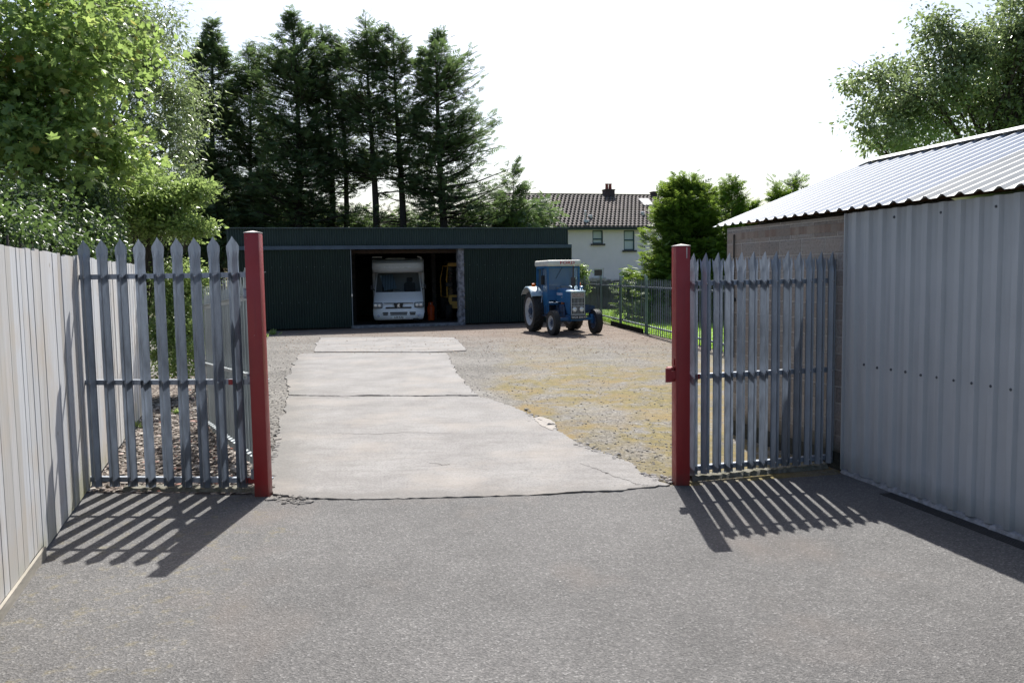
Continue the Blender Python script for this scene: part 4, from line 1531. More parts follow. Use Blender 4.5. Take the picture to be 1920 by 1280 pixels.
# wall with real openings: split into columns at window edges
mb = MB()
xs = sorted(set([hl, hr] + [r[0] for r in rects] + [r[1] for r in rects]))
for a, b in zip(xs[:-1], xs[1:]):
    if b - a < .01: continue
    holes = sorted([(r[2], r[3]) for r in rects if r[0] <= a + .005 and r[1] >= b - .005])
    z = -.1
    for h in holes:
        mb.box(a, b, 0, .28, z, h[0])
        z = h[1]
    mb.box(a, b, 0, .28, z, EAV + .1)
mb.box(hl, hl + .28, .28, DEP, -.1, EAV)
mb.box(hr - .28, hr, .28, DEP, -.1, EAV)
mb.box(hl, hr, DEP, DEP + .2, -.1, EAV)
mb.prism([(0.3, EAV), (DEP, EAV), (DEP / 2, RID - .15)], hl + .02, hl + .25, 'YZ')
mb.build('wall', REN, house)
WHT = simple('white_paint', (.75, .76, .78), rough=.4)
BLIND = simple('blind', (.50, .56, .60), (.44, .5, .54), .5, scale=.6)
DPANE = simple('dark_pane', (.05, .045, .055), (.10, .08, .08), .15, scale=1.2)
for i, (a, b, z0, z1, k) in enumerate(rects):
    fm = TEAL if k == 'teal' else WHT
    t = .075 if k == 'teal' else .09
    w = MB().box(a, a + t, .05, .13, z0, z1).box(b - t, b, .05, .13, z0, z1).box(a + t, b - t, .05, .13, z0, z0 + t).box(a + t, b - t, .05, .13, z1 - t, z1)
    if k == 'teal': w.box(a + t, b - t, .045, .125, z0 + (z1 - z0) * (.30 if i == 0 else .48), z0 + (z1 - z0) * (.30 if i == 0 else .48) + .09)
    w = w.build('window', fm, house)
    MB().add([(a + t, .10, z0 + t), (b - t, .10, z0 + t), (b - t, .10, z1 - t), (a + t, .10, z1 - t)], [(0, 1, 2, 3)]).build('pane', BLIND if k == 'teal' else DPANE, w)
    MB().box(a - .12, b + .12, -.14, .05, z0 - .12, z0 - .002).build('sill', simple('sill%d' % i, (.06, .05, .055) if k == 'teal' else (.6, .6, .62)), w)
MB().box(hl - .3, hr + .3, -.42, -.02, EAV + .0, EAV + .04).build('soffit', TEAL, house)
MB().box(hl - .3, hr + .3, -.46, -.42, EAV - .02, EAV + .20).build('fascia', TEAL, house)
MB().tube([(hl - .3, -.52, EAV + .13), (hr + .3, -.52, EAV + .13)], .065, 8).build('gutter', simple('gutter_dark', (.03, .035, .04)), house)
# tiled roof as a stepped, rolled surface
mb = MB()
ru0, ru1 = hl - .25, hr + .3
Rn = DEP / 2 + .45
nrow = 14
L_ = math.hypot(Rn, RID - EAV - .2)
uy, uz = Rn / L_, (RID - EAV - .2) / L_
ncol = int((ru1 - ru0) / .30) * 8
for j in range(nrow):
    s0, s1 = L_ * j / nrow, L_ * (j + 1) / nrow + .0
    base = len(mb.v)
    for i in range(ncol + 1):
        x = ru0 + (ru1 - ru0) * i / ncol
        ph = 2 * math.pi * x / .30 + (math.pi if j % 2 else 0)
        h = .05 * max(0, math.sin(ph)) + .012 * math.sin(ph)
        for (s_, hh) in ((s0, h + .085), (s1, h + .01)):
            mb.v.append((x, -.45 + uy * s_ - uz * hh, EAV + .2 + uz * s_ + uy * hh))
        mb.v.append((x, -.45 + uy * s0, EAV + .2 + uz * s0))
    for i in range(ncol):
        q = base + i * 3
        mb.f += [(q, q + 3, q + 4, q + 1), (q + 2, q + 5, q + 3, q)]
roof = mb.build('roof', TILES, house, fix=False)
mb = MB()
mb.add([(ru0, DEP / 2, RID), (ru1, DEP / 2, RID), (ru1, DEP + .5, EAV + .1), (ru0, DEP + .5, EAV + .1)], [(0, 1, 2, 3)])
mb.tube([(ru0, DEP / 2, RID + .02), (ru1, DEP / 2, RID + .02)], .10, 8)
mb.build('ridge', simple('ridge_tiles', (.10, .09, .05), (.07, .05, .04), .9), roof)


def roof_pt(px, py):
    d = ray(px, py)
    # local ray
    inv = Matrix.Rotation(-HANG, 3, 'Z')
    o = inv @ (CAM - Vector((HO.x, HO.y, 0)))
    dd = inv @ d
    P0 = Vector((0, -.45, EAV + .2))
    nn = Vector((0, -uz, uy))
    t = (P0 - o).dot(nn) / dd.dot(nn)
    return o + dd * t


p1, p2, p3, p4 = roof_pt(1197, 374), roof_pt(1216, 374.5), roof_pt(1225, 387.5), roof_pt(1206, 387.5)
nr_ = Vector((0, -uz, uy))
xa, xb = (p1.x + p4.x) / 2 - .02, (p2.x + p3.x) / 2 + .02
c_ = [roof_pt(1197, 374), roof_pt(1225, 387.5)]
sk = [(xa, c_[0].y, c_[0].z), (xb, c_[0].y, c_[0].z), (xb, c_[1].y, c_[1].z), (xa, c_[1].y, c_[1].z)]
mb = MB()
mb.add([Vector(p) + nr_ * .12 for p in sk] + [Vector(p) for p in sk], [(0, 1, 2, 3), (0, 4, 5, 1), (1, 5, 6, 2), (2, 6, 7, 3), (3, 7, 4, 0)])
so = mb.build('skylight', simple('skylight_frame', (.16, .17, .18), rough=.3), house)
g_ = [Vector(sk[0]).lerp(Vector(sk[2]), .1), None, Vector(sk[0]).lerp(Vector(sk[2]), .9)]
gx0, gx1 = xa + .1, xb - .1
MB().add([Vector((gx0, g_[0].y, g_[0].z)) + nr_ * .123, Vector((gx1, g_[0].y, g_[0].z)) + nr_ * .123, Vector((gx1, g_[2].y, g_[2].z)) + nr_ * .123, Vector((gx0, g_[2].y, g_[2].z)) + nr_ * .123], [(0, 1, 2, 3)]).build(
    'pane', simple('sky_glass', (.75, .78, .8), rough=.08, metal=.85), so)
for (px, s, pots) in ((1145.5, .37, 2), (1230, .16, 0), (1341, .20, 1), (1348, .12, 0)):
    cu = hu(px) + .0
    cu = roof_pt(px, 372).x
    top_ = RID + (.42 if s > .3 else .30)
    mb = MB().box(cu - s, cu + s, DEP / 2 - .3, DEP / 2 + .3, RID - .5, top_ - .06)
    mb.box(cu - s - .04, cu + s + .04, DEP / 2 - .34, DEP / 2 + .34, top_ - .0599, top_)
    ch = mb.build('chimney', simple('chim%d' % px, (.07, .045, .05), (.05, .035, .04), .9, scale=6), house)
    for q in range(pots):
        x = cu + (-.13 + .26 * q if pots > 1 else 0)
        h = .42 if s > .3 else .1
        MB().lathe([(top_, .12), (top_ + h * .8, .105), (top_ + h * .85, .13), (top_ + h, .12), (top_ + h, .08), (top_ + h - .05, .0)], 14, 'Z', (x, DEP / 2, 0)).build('pot', simple('pot%d%d' % (px, q), (.30, .07, .05), (.22, .05, .04), .8), ch, smooth=True)
f1 = roof_pt(1096.5, 415)
mb = MB().tube([f1, f1 + Vector((0, -.1, .45)), f1 + Vector((0, -.12, .75))], .035, 8).lathe([(.30, .10), (.36, .11), (.37, .0)], 12, 'Z', (f1.x, f1.y - .08, f1.z + .15)).rbox(f1.x - .18, f1.x + .22, f1.y - .3, f1.y - .2, f1.z - .1, f1.z + .08, .02, 1)
mb.lathe([(.62, .05), (.66, .11), (.74, .02)], 12, 'Z', (f1.x, f1.y - .12, f1.z))
mb.build('flue', simple('flue_white', (.6, .63, .66), rough=.4), house, smooth=True)
for (px, py) in ((1107, 409.5), (1205, 403.5)):
    f2 = roof_pt(px, py)
    MB().lathe([(0, .12), (.12, .12), (.16, .17), (.24, .12), (.26, .0)], 14, 'Z', f2).build('roof_vent', simple('vent%d' % px, (.7, .7, .68), rough=.4), house, smooth=True)
f3 = roof_pt(1231, 381)
MB().tube([f3, f3 + Vector((0, 0, .5))], .03, 6).build('vent_pipe', simple('pipe_red', (.5, .4, .4)), house)
# timber fence between lawn and house, wall lamp box
tfA, tfB = gp(1080, 578), gp(1290, 581)
tf = empty('timber_fence', (tfA.x, tfA.y, 0), math.atan2(tfB.y - tfA.y, tfB.x - tfA.x), 'dark brown timber board fence across the far end of the lawn', 'fence')
TL = (tfB - tfA).length
mb = MB()
rr = random.Random(9)
x = 0
while x < TL:
    mb.box(x, x + .14, rr.uniform(-.01, .01), .03, .0, 1.50 + rr.uniform(-.03, .03))
    x += .15
DW = simple('dark_timber', (.115, .105, .10), (.06, .055, .055), .9, scale=2, stretch=(4, 4, .4))
mb.build('boards', DW, tf)
mb = MB()
for k in range(int(TL / 2) + 1): mb.box(k * 2, k * 2 + .12, .04, .14, 0, 1.55)
mb.build('posts', DW, tf)

# ---------------------------------------------------------------- vegetation
def leaf_obj(name, P, D, N, size, shape, mt, parent=None, kind=None):
    """P points (n,3), D leaf direction, N leaf normal hint, size (n,), shape (k,3) template x across, y along, z lift"""
    D = D / np.maximum(1e-6, np.linalg.norm(D, axis=1, keepdims=True))
    X = np.cross(D, N)
    X /= np.maximum(1e-6, np.linalg.norm(X, axis=1, keepdims=True))
    Z = np.cross(X, D)
    n, k = len(P), len(shape[0])
    T = np.array(shape[0])
    V = P[:, None, :] + size[:, None, None] * (T[None, :, 0:1] * X[:, None, :] + T[None, :, 1:2] * D[:, None, :] + T[None, :, 2:3] * Z[:, None, :])
    V = V.reshape(-1, 3)
    faces = shape[1]
    li, ls, lt = [], [], []
    me = bpy.data.meshes.new(name)
    fl_ = np.concatenate([np.array(f) for f in faces])
    tot = np.array([len(f) for f in faces])
    loops = (fl_[None, :] + (np.arange(n) * k)[:, None]).reshape(-1)
    totals = np.tile(tot, n)
    starts = np.concatenate([[0], np.cumsum(totals)[:-1]])
    me.vertices.add(len(V))
    me.vertices.foreach_set('co', V.astype(np.float32).ravel())
    me.loops.add(len(loops))
    me.loops.foreach_set('vertex_index', loops.astype(np.int32))
    me.polygons.add(len(totals))
    me.polygons.foreach_set('loop_start', starts.astype(np.int32))
    me.polygons.foreach_set('loop_total', totals.astype(np.int32))
    me.update(calc_edges=True)
    return link(name, me, parent, mt)


MAPLE = ([(0, 0, 0), (.30, .02, .05), (.55, .30, .10), (.28, .38, .06), (.42, .78, .10), (.14, .66, .04), (0, 1.05, 0), (-.14, .66, .04), (-.42, .78, .10), (-.28, .38, .06), (-.55, .30, .10), (-.30, .02, .05)],
         [(0, 1, 2, 3), (0, 3, 4, 5), (0, 5, 6), (0, 6, 7), (0, 7, 8, 9), (0, 9, 10, 11)])
OVAL = ([(0, 0, 0), (.26, .3, .08), (.22, .7, .08), (0, 1, -.05), (-.22, .7, .08), (-.26, .3, .08)], [(0, 1, 2, 3), (0, 3, 4, 5)])
LANCE = ([(0, 0, 0), (.15, .35, .05), (0, 1, -.08), (-.15, .35, .05)], [(0, 1, 2), (0, 2, 3)])
_sv, _sf = [(-.035, .0, 0), (.035, .0, 0), (0, 1.15, -.04)], [(0, 1, 2)]
for _k, (_y, _l) in enumerate(((.12, .40), (.38, .36), (.62, .27), (.82, .16))):
    for _s in (-1, 1):
        _b = len(_sv)
        _yy = _y + (.07 if _s > 0 else 0)
        _sv += [(0, _yy, 0), (_s * _l * .55, _yy + _l * .30, .035), (_s * _l, _yy + _l * .85, -.02), (0, _yy + .15, 0)]
        _sf += [(_b, _b + 1, _b + 2), (_b, _b + 2, _b + 3)]
SPRAY = (_sv, _sf)



def clumps(ells, nclump, per, cr, r, flat=.6, shell=.45, low=None, droop=.5):
    C = []
    w = np.array([e[3] * e[4] * e[5] for e in ells]) ** .7
    w = w / w.sum()
    while len(C) < nclump:
        e = ells[r.choice(len(ells), p=w)]
        d = r.normal(size=3)
        d /= np.linalg.norm(d)
        u = r.random() ** shell
        c = np.array(e[:3]) + d * u * np.array(e[3:6])
        if low is not None and c[2] < low: continue
        C.append(c)
    C = np.array(C)
    rad = cr * r.uniform(.6, 1.35, len(C))
    idx = np.repeat(np.arange(len(C)), per)
    off = r.normal(size=(len(idx), 3)) * .55
    off[:, 2] *= flat
    P = C[idx] + off * rad[idx][:, None]
    D = off + r.normal(size=off.shape) * .6
    D[:, 2] -= droop
    N = r.normal(size=off.shape) * .55
    N[:, 2] += .8
    return C, P, D, N


def limbs(mb, base, C, r, n, r0, trunk_top, cr=.35):
    base, trunk_top = np.array(base, float), np.array(trunk_top, float)
    pts = [base + (trunk_top - base) * t + r.normal(size=3) * .05 * (0 < t < 1) for t in (0, .25, .5, .75, 1)]
    mb.tube([Vector(p) for p in pts], [r0, r0 * .85, r0 * .7, r0 * .55, r0 * .4], 9)
    sel = C[r.choice(len(C), min(n, len(C)), replace=False)]
    for c in sel:
        t = r.uniform(.25, 1)
        s = base + (trunk_top - base) * t
        mid = s * .5 + c * .5 + r.normal(size=3) * .12 * np.linalg.norm(c - s) * .5
        mid[2] += .08 * np.linalg.norm(c - s)
        rr_ = r0 * .30 * (1.2 - t * .6)
        mb.tube([Vector(s), Vector(s * .7 + mid * .3), Vector(mid), Vector(mid * .4 + c * .6 + r.normal(size=3) * .05), Vector(c)], [rr_, rr_ * .8, rr_ * .55, rr_ * .35, rr_ * .15], 5, cap=False)
        for _ in range(3):
            q = mid * .5 + c * .5
            e = c + r.normal(size=3) * cr * .45
            mb.tube([Vector(q), Vector(q * .5 + e * .5 + r.normal(size=3) * .05), Vector(e)], [rr_ * .3, rr_ * .2, rr_ * .08], 4, cap=False)


BARK = simple('bark', (.10, .08, .065), (.05, .042, .036), .95, scale=9, bump=.02, bscale=20, stretch=(3, 3, .6))
BARKD = simple('bark_dark', (.060, .048, .040), (.035, .028, .025), .95, scale=9)


def tree(name, label, cat, loc, ells, nclump, per, cr, size, shape, mt, seed, top, r0=.16, nl=26, group=None, bark=None, flat=.6, shell=.45, droop=.5, low=None, svar=.3):
    r = np.random.default_rng(seed)
    root = empty(name, loc, 0, label, cat, group)
    lx, ly, lz = loc
    E = [(e[0] - lx, e[1] - ly, e[2] - lz, *e[3:]) for e in ells]
    C, P, D, N = clumps(E, nclump, per, cr, r, flat, shell, low, droop)
    sz = size * np.clip(r.normal(1, svar, len(P)), .45, 1.8)
    leaf_obj('crown', P, D, N, sz, shape, mt, root)
    mb = MB()
    limbs(mb, (0, 0, -.1), C, r, nl, r0, (top[0] - lx, top[1] - ly, top[2] - lz), cr)
    mb.build('trunk', bark or BARK, root, smooth=True, fix=False)
    return root


def pe(px, py, Y, rx, ry=None, rz=None):
    """ellipsoid with its centre seen at px,py at depth Y, radii in image pixels (x, z) and metres (depth)"""
    p = at(px, py, Y)
    k = Y / FPX
    return (p.x, p.y, p.z, rx * k, (ry if ry is not None else rx * k), (rz if rz is not None else rx) * k)


L_MAPLE = leafmat('maple_leaf', [(0, (.06, .11, .03)), (.45, (.11, .19, .05)), (.85, (.19, .28, .09)), (.96, (.32, .32, .10)), (1, (.42, .20, .05))], .52, (.50, .66, .18), .27)
L_ASH = leafmat('ash_leaf', [(0, (.08, .11, .06)), (.6, (.14, .20, .09)), (1, (.22, .28, .14))], .42, (.42, .52, .2), .30)
L_PRIV = leafmat('privet_leaf', [(0, (.08, .14, .04)), (.6, (.16, .25, .07)), (1, (.26, .32, .11))], .46, (.5, .62, .2), .33)
L_IVY = leafmat('ivy_leaf', [(0, (.022, .042, .018)), (.7, (.05, .092, .032)), (1, (.11, .17, .055))], .30, (.26, .4, .1), .36)
L_CON = leafmat('cypress_dark', [(0, (.050, .080, .046)), (.5, (.085, .138, .066)), (.86, (.125, .19, .080)), (.93, (.12, .08, .06)), (1, (.14, .09, .065))], .34, (.28, .42, .12), .55, .35)
L_CONL = leafmat('cypress_bright', [(0, (.045, .090, .018)), (.5, (.09, .16, .03)), (1, (.16, .24, .05))], .34, (.42, .58, .08), .55, .3)

# big maple overhanging the wooden fence
tree('maple_tree', 'large broad-leaved tree with big bright lobed leaves overhanging the wooden fence', 'tree', (-9.0, 12.5, 0),
     [pe(40, 120, 11.5, 165, .7, 180), pe(165, 70, 12.5, 100, .7, 110), pe(165, 230, 12.0, 95, .6, 100), pe(60, 300, 11.0, 100, .6, 85), pe(-120, 200, 11.5, 150, .8, 220), pe(215, 300, 12.6, 50, .5, 55)],
     330, 55, .44, .090, MAPLE, L_MAPLE, 1, (-8.6, 12.6, 6.0), .16, 34, flat=.45)
# small-leaved tree behind it
tree('ash_tree', 'tall airy small-leaved tree seen between the big maple and the dark conifers', 'tree', (-12.0, 23, 0),
     [pe(270, 120, 22, 82, 1.8, 150), pe(330, 180, 23, 48, 1.4, 95), pe(300, 300, 22, 70, 1.5, 80), pe(230, 40, 22, 90, 1.5, 110), pe(255, 400, 22, 80, 1.5, 60)],
     300, 95, .46, .125, LANCE, L_ASH, 2, (-10.8, 22.6, 8.0), .18, 34, shell=.6)
# arching shrub above the end of the fence
tree('shrub', 'pale green arching small-leaved shrub rising above the far end of the wooden fence', 'shrub', (-6.15, 13.6, 0),
     [pe(285, 405, 13.4, 80, .5, 50), pe(335, 375, 13.4, 46, .4, 36), pe(240, 390, 13.6, 70, .5, 60), pe(345, 432, 13.2, 40, .4, 20), pe(262, 345, 13.8, 38, .4, 34), pe(372, 350, 13.4, 20, .2, 8), pe(385, 362, 13.4, 10, .2, 12), pe(376, 428, 13.2, 18, .2, 8), pe(290, 330, 13.4, 10, .2, 14), pe(318, 340, 13.4, 8, .2, 14)],
     300, 55, .17, .062, OVAL, L_PRIV, 3, (-5.8, 13.5, 3.0), .05, 60, droop=-.2)
tree('bush', 'leafy bush with yellow-green tips on the stony bed past the wooden fence', 'bush', (-5.35, 13.9, 0),
     [pe(318, 560, 13.4, 36, .5, 70), pe(350, 640, 13.2, 32, .45, 80), pe(372, 590, 13.8, 20, .5, 90), pe(300, 660, 13.5, 24, .4, 60), pe(335, 530, 13.6, 50, .5, 40)],
     150, 110, .19, .050, OVAL, L_PRIV, 4, (-5.3, 13.9, 1.7), .04, 40, low=.12, bark=BARK)
# ivy and dark hedge behind the wooden fence
r_ = np.random.default_rng(6)
iv = empty('ivy_hedge', (-4.9, 8.0, 0), 0, 'dark ivy-covered hedge showing over the top of the wooden fence', 'hedge')
E = [pe(20, 430, 7.6, 80, .5, 42), pe(110, 445, 8.8, 70, .5, 42), pe(200, 450, 10.2, 60, .5, 40), pe(260, 450, 11.5, 45, .5, 34), pe(-90, 400, 7.2, 110, .6, 60), pe(60, 390, 9.5, 110, .5, 50), pe(190, 385, 11.5, 80, .5, 50),
     pe(130, 480, 9.8, 90, .3, 60), pe(230, 500, 11.5, 60, .3, 60)]
E = [(e[0] + 4.9 - .25, e[1] - 8.0, e[2], *e[3:]) for e in E]
C, P, D, N = clumps(E, 230, 130, .24, r_, .7, .5)
wx = P[:, 0] - 4.9
wy = P[:, 1] + 8.0
keep = (wx < -1.445 - .327 * wy - .10)
P, D, N = P[keep], D[keep], N[keep]
leaf_obj('leaves', P, D, N, .055 * r_.uniform(.6, 1.4, len(P)), OVAL, L_IVY, iv)
mb = MB()
for k in range(14):
    x, y = -3.6 - .35 * k * .45 - .3, 6.4 + k * .45
    mb.tube([(x + 4.9 - .25, y - 8, 0), (x + 4.9 - .1, y - 8, 1.2), (x + 4.9 - .2, y - 8 + .2, 2.3)], [.04, .03, .01], 6)
mb.build('stems', BARK, iv, fix=False)


# -- conifers
def conifer(name, label, loc, H, Wd, seed, mt, group=None, bare=.0, z0=.1, nb=150, per=26, ss=.34, rise=.25, droop=.15, power=.8, double=0.0, tr=.20, ivy=0.0, lean=0.0, minr=.25, ragged_=.35, cat='tree', left=1.0, core=False):
    r = np.random.default_rng(seed)
    root = empty(name, loc, 0, label, cat, group)
    mb = MB()
    Ps, Ds, Ns, Sz = [], [], [], []
    stems = [(0.0, 1.0)] if not double else [(-double / 2, 1.0), (double / 2, .96)]
    for si, (sx, hs) in enumerate(stems):
        HH = H * hs
        wob = r.normal(size=2) * .2
        def tp(t):
            return np.array([sx * min(1, t * 4) + lean * t + math.sin(t * 5 + seed) * .12, math.cos(t * 4 + seed) * .12, t * HH])
        mb.tube([Vector(tp(t)) for t in np.linspace(0, 1, 9)], [max(.015, tr * (1 - t) ** .8) for t in np.linspace(0, 1, 9)], 8)
        n = int(nb / len(stems))
        for i in range(n):
            t = z0 + (1 - z0) * ((i + r.random()) / n)
            if bare and t < bare and r.random() < .72: continue
            if math.sin(t * 31 + seed * 1.7) + r.normal() * .6 < -.75: continue
            prof = (1 - t) ** power
            top_round = min(1, (1 - t) * 5 + .12)
            Lb = (Wd * (.30 + .70 * prof) * top_round * r.uniform(1 - ragged_, 1 + ragged_ * .6)) if core is False else Wd * (math.sin(min(1, (1 - t) * 1.25) * math.pi / 2)) * r.uniform(.75, 1.1)
            Lb = max(minr, Lb)
            az = r.uniform(0, 2 * math.pi)
            d = np.array([math.cos(az), math.sin(az), 0])
            if d[0] < 0: Lb *= left
            s = tp(t)
            rs = rise * (.6 + 1.6 * t) * r.uniform(.5, 1.5)
            end = s + d * Lb + np.array([0, 0, Lb * (rs - droop * (1 - t))])
            mid = (s + end) / 2 + np.array([0, 0, -.06 * Lb])
            rb = max(.008, .016 * Lb + .01)
            mb.tube([Vector(s), Vector(mid), Vector(end)], [rb, rb * .6, rb * .2], 4, cap=False)
            m = max(6, int(per * (.35 + Lb / Wd)))
            st_ = .12 if t > bare + .08 else .45
            u = st_ + (1 - st_) * r.random(m) ** .8
            base = np.where(u[:, None] < .5, s + (mid - s) * (u[:, None] * 2), mid + (end - mid) * (u[:, None] * 2 - 1))
            spread = .22 * Lb * (1.05 - u)[:, None] + .10
            side = np.array([-d[1], d[0], 0])
            off = side[None, :] * r.normal(size=(m, 1)) * spread + np.array([0, 0, 1])[None, :] * r.normal(size=(m, 1)) * (.10 + .05 * Lb) + r.normal(size=(m, 3)) * .05
            Ps.append(base + off)
            dd = d[None, :] * 1.0 + side[None, :] * r.normal(size=(m, 1)) * .7 + np.array([0, 0, 1])[None, :] * (r.normal(size=(m, 1)) * .25 + (rs - .1))
            Ds.append(dd)
            nn = r.normal(size=(m, 3)) * .45 + np.array([0, 0, 1.0])
            Ns.append(nn)
            Sz.append(ss * r.uniform(.55, 1.35, m) * (1.0 if t < .93 else .7))
        # leader
        m = 26
        u = r.random(m)
        Ps.append(np.stack([tp(1 - .09 * q) for q in u]) + r.normal(size=(m, 3)) * .05)
        Ds.append(r.normal(size=(m, 3)) * .5 + np.array([0, 0, 1.0]))
        Ns.append(r.normal(size=(m, 3)))
        Sz.append(ss * r.uniform(.4, .9, m))
        if ivy:
            m = int(900 * ivy * HH / 10)
            t = r.random(m) ** 1.3 * ivy
            az = r.uniform(0, 6.28, m)
            rad = .18 + np.abs(r.normal(size=m)) * .22
            Q = np.stack([tp(q) for q in t]) + np.stack([np.cos(az) * rad, np.sin(az) * rad, np.zeros(m)], 1)
            Ps.append(Q)
            Ds.append(np.stack([np.cos(az), np.sin(az), -.4 + 0 * az], 1))
            Ns.append(r.normal(size=(m, 3)) * .5 + np.stack([np.cos(az), np.sin(az), 0 * az], 1))
            Sz.append(.20 * r.uniform(.6, 1.3, m))
    P, D, N, Z = np.concatenate(Ps), np.concatenate(Ds), np.concatenate(Ns), np.concatenate(Sz)
    leaf_obj('crown', P, D, N, Z, SPRAY, mt, root)
    mb.build('trunk', BARKD, root, smooth=True, fix=False)
    return root


GC = 'tall dark conifers in the row behind the shed'
rows_ = [
    # px, top py, depth, half width px, label, kwargs
    (392, 42, 42, 52, 'ivy-clad dark conifer at the left end of the row, with a thin spiky leader', dict(bare=.05, nb=380, ivy=.75, tr=.26, power=.6)),
    (460, 88, 44, 44, 'shorter dark conifer between the leftmost one and the broad one', dict(bare=.10, nb=320, ivy=.6, power=.6)),
    (547, 32, 42, 70, 'broad bushy dark conifer, widest crown in the left half of the row', dict(bare=.18, nb=460, ivy=.45, power=.5, tr=.28)),
    (622, 52, 43, 46, 'narrow conifer with bare lower stems just right of the broad bushy one', dict(bare=.42, nb=340, ivy=.2, power=.45, double=.7)),
    (716, 36, 42, 62, 'twin-stemmed conifer with two bare trunks in the middle of the row', dict(bare=.46, nb=480, ivy=.32, power=.45, double=1.35, tr=.24)),
    (822, 66, 42, 92, 'rightmost tall conifer with long open layered boughs on its right side', dict(bare=.30, nb=420, ivy=.30, power=.75, left=.7, tr=.26, ragged_=.5)),
    (962, 312, 43, 44, 'small open conifer beside the gable of the tiled house', dict(bare=.0, nb=62, power=.8, tr=.09, rise=.5)),
]
for i, (px, py, Y, hw, lab, kw) in enumerate(rows_):
    t_ = at(px, py, Y)
    b_ = at(px - .03 * (522 - py) * .0, 520, Y)
    conifer('conifer', lab, (t_.x + .3 * 0, Y, 0), t_.z, hw * Y / FPX * 1.52, 40 + i, L_CON, group=GC, per=33, ss=.37, z0=.16, ragged_=kw.pop('ragged_', .45), **kw)
# dark undergrowth behind the shed
r_ = np.random.default_rng(9)
E = [pe(x, y + 12, 44 + (x % 3), w, 1.6, h * .8) for (x, y, w, h) in ((380, 400, 80, 70), (470, 415, 70, 60), (560, 420, 70, 50), (640, 425, 70, 40), (730, 430, 70, 38), (820, 430, 60, 34), (900, 415, 50, 32), (960, 400, 50, 34), (1010, 385, 22, 26), (300, 420, 90, 110), (345, 470, 60, 60))]
C, P, D, N = clumps(E, 480, 75, .7, r_, .6, .6)
o = leaf_obj('undergrowth', P, D, N, .42 * r_.uniform(.5, 1.4, len(P)), SPRAY, L_CON)
tag(o, 'dark tangled undergrowth and low boughs filling the gap between shed roof and conifer trunks', 'undergrowth', kind='stuff')
# bright cypress behind the far palisade and the hedge running on to the right
GH = 'bright green cypresses beyond the lawn'
for i, (px, py, Y, hw, lab, kw) in enumerate([
    (1292, 352, 33.0, 104, 'big bushy bright green cypress behind the palisade, left of the block-walled building', dict(nb=520, per=80, power=1.9, ragged_=.5, ss=.34, minr=.5)),
    (1340, 374, 35.0, 40, 'bright cypress top standing just behind the big bushy one', dict(nb=200, per=80)),
    (1400, 392, 34.0, 44, 'low rounded bright cypress above the left corner of the silver roof', dict(nb=200, per=80)),
    (1368, 342, 31.0, 22, 'slim spiky bright cypress leader with sky around it', dict(nb=90, per=30)),
    (1462, 352, 31.0, 30, 'second-from-right bright cypress tip peeping over the silver roof', dict(nb=110, per=30)),
    (1497, 340, 31.0, 24, 'slim cypress tip peeping over the silver roof, the one furthest along it', dict(nb=90, per=30)),
]):
    t_ = at(px, py, Y)
    conifer('cypress', lab, (t_.x, Y, 0), t_.z, hw * Y / FPX * 1.25, 70 + i, L_CONL, group=GH, cat='conifer', **{**dict(power=.55, ss=.32, z0=.02, rise=.30, droop=.05, tr=.10, ragged_=.40), **kw})
r_ = np.random.default_rng(10)
# broad tree behind the silver roof
tree('broadleaf_tree', 'spreading grey-green small-leaved tree behind the silver roof in the upper right', 'tree', (10.8, 18.5, 0),
     [pe(1690, 200, 18, 78, .8, 90), pe(1790, 150, 18, 78, .8, 105), pe(1870, 190, 18.5, 95, .8, 100), pe(1640, 150, 17.5, 42, .7, 36), pe(1765, 60, 18, 30, .6, 50), pe(1915, 60, 18, 60, .8, 85), pe(1830, 90, 18, 30, .6, 45), pe(1960, 150, 18.5, 110, 1.5, 140),
      pe(1650, 270, 17.5, 38, .7, 36), pe(1668, 112, 17.6, 8, .3, 24), pe(1768, 28, 18, 9, .3, 30), pe(1832, 60, 18, 10, .3, 26), pe(1600, 215, 17.5, 18, .4, 20)],
     300, 135, .34, .085, OVAL, L_ASH, 12, (10.4, 18.4, 4.6), .18, 40, shell=.6, bark=BARKD)
# little sunlit shrub by the house, dark shrub under the bush
tree('shrub', 'small sunlit yellow-green shrub between tractor cab and white house', 'shrub', (at(1090, 520, 40).x, 40, 0), [pe(1092, 510, 40, 9, .3, 14), pe(1090, 535, 40, 10, .3, 24)], 40, 60, .16, .09, OVAL, L_PRIV, 13, (at(1090, 505, 40).x, 40, 1.8), .05, 10)
tree('shrub', 'low round shrub hiding the foot of the house wall left of the big cypress', 'shrub', (at(1178, 520, 34).x, 34, 0), [pe(1182, 516, 34, 9, .4, 9), pe(1186, 528, 34, 9, .4, 12)], 24, 50, .16, .09, OVAL, L_IVY, 14, (at(1178, 515, 34).x, 34, 1.6), .05, 10)


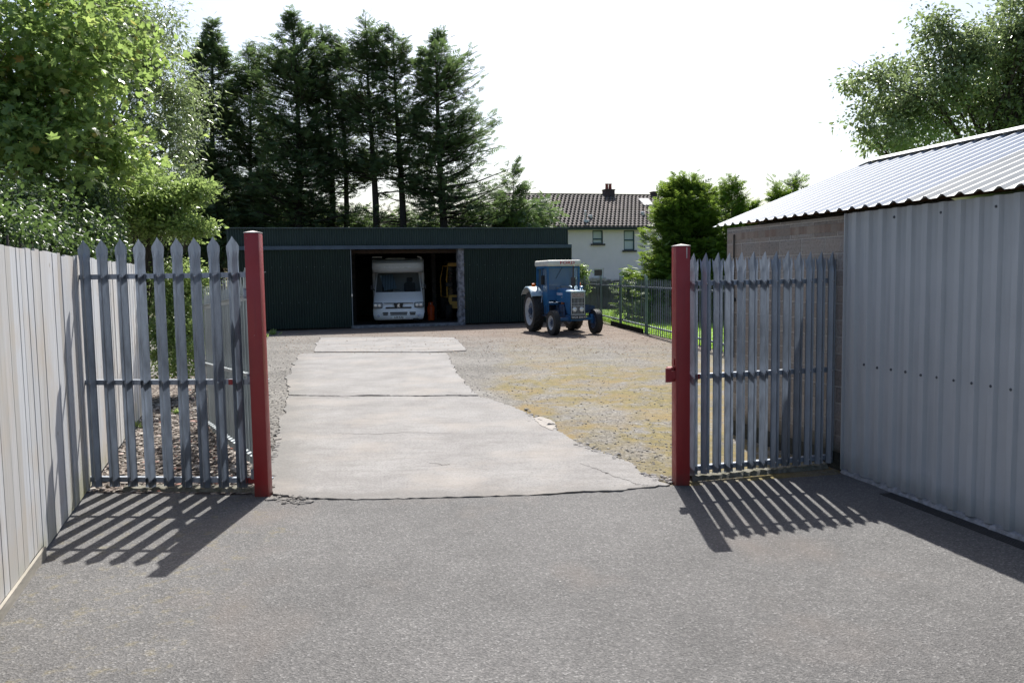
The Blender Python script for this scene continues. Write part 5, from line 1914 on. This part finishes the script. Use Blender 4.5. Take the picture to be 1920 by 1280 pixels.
# weeds and litter
def tuft(px, py, h, n, mt, seed, label):
    p = gp(px, py)
    r = np.random.default_rng(seed)
    P = np.zeros((n, 3)) + r.normal(size=(n, 3)) * (.05, .05, 0)
    D = r.normal(size=(n, 3)) * .6 + np.array([0, 0, 1.0])
    o = leaf_obj('weed', P, D, r.normal(size=(n, 3)), h * r.uniform(.5, 1.2, n), LANCE, mt)
    o.location = p
    tag(o, label, 'weed')


tuft(262, 800, .10, 22, L_PRIV, 1, 'bright green weed growing at the foot of the wooden fence beyond the palisade')
tuft(332, 775, .10, 22, L_PRIV, 2, 'low weed among the stones under the bush')
tuft(513, 627, .20, 40, L_PRIV, 3, 'small yellow-green weed at the foot of the left shed door')
tuft(497, 632, .14, 30, L_PRIV, 4, 'tiny weed beside the left gate post foot, near the shed')
r_ = np.random.default_rng(33)
n = 5200
px = r_.uniform(490, 1265, n)
py = 606 + r_.random(n) ** 1.6 * 60
Pg = np.array([tuple(gp(a, b, -.008)) for a, b in zip(px, py)])
Pg[:, 2] += r_.uniform(0, .02, n)
D = r_.normal(size=(n, 3))
D[:, 2] *= .15
N = r_.normal(size=(n, 3)) * .3 + np.array([0, 0, 1.0])
LIT = leafmat('litter', [(0, (.06, .035, .02)), (.5, (.20, .11, .06)), (1, (.36, .24, .14))], .1, (.3, .2, .1), .9, .1)
q = leaf_obj('leaf_litter', Pg, D, N, r_.uniform(.02, .075, n), LANCE, LIT)
tag(q, 'brown needles and dry leaves scattered on the ground along the shed and far fence', 'litter', kind='stuff')
# grass blades on the lawn edge and under the far palisade
n = 9000
yy = r_.uniform(18.5, 42, n)
xx = 4.95 - .1 * (yy - 18.2) + .1 + r_.random(n) ** 1.5 * 5
P = np.stack([xx, yy, 0 * xx + .01], 1)
D = r_.normal(size=(n, 3)) * .4 + np.array([0, 0, 1.0])
LG = leafmat('grass_blade', [(0, (.12, .22, .02)), (.6, (.20, .34, .04)), (1, (.30, .36, .10))], .5, (.5, .75, .05), .6)
q = leaf_obj('grass', P, D, r_.normal(size=(n, 3)), r_.uniform(.04, .12, n), LANCE, LG)
tag(q, 'bright sunlit grass of the lawn beyond the far palisade', 'grass', kind='stuff')
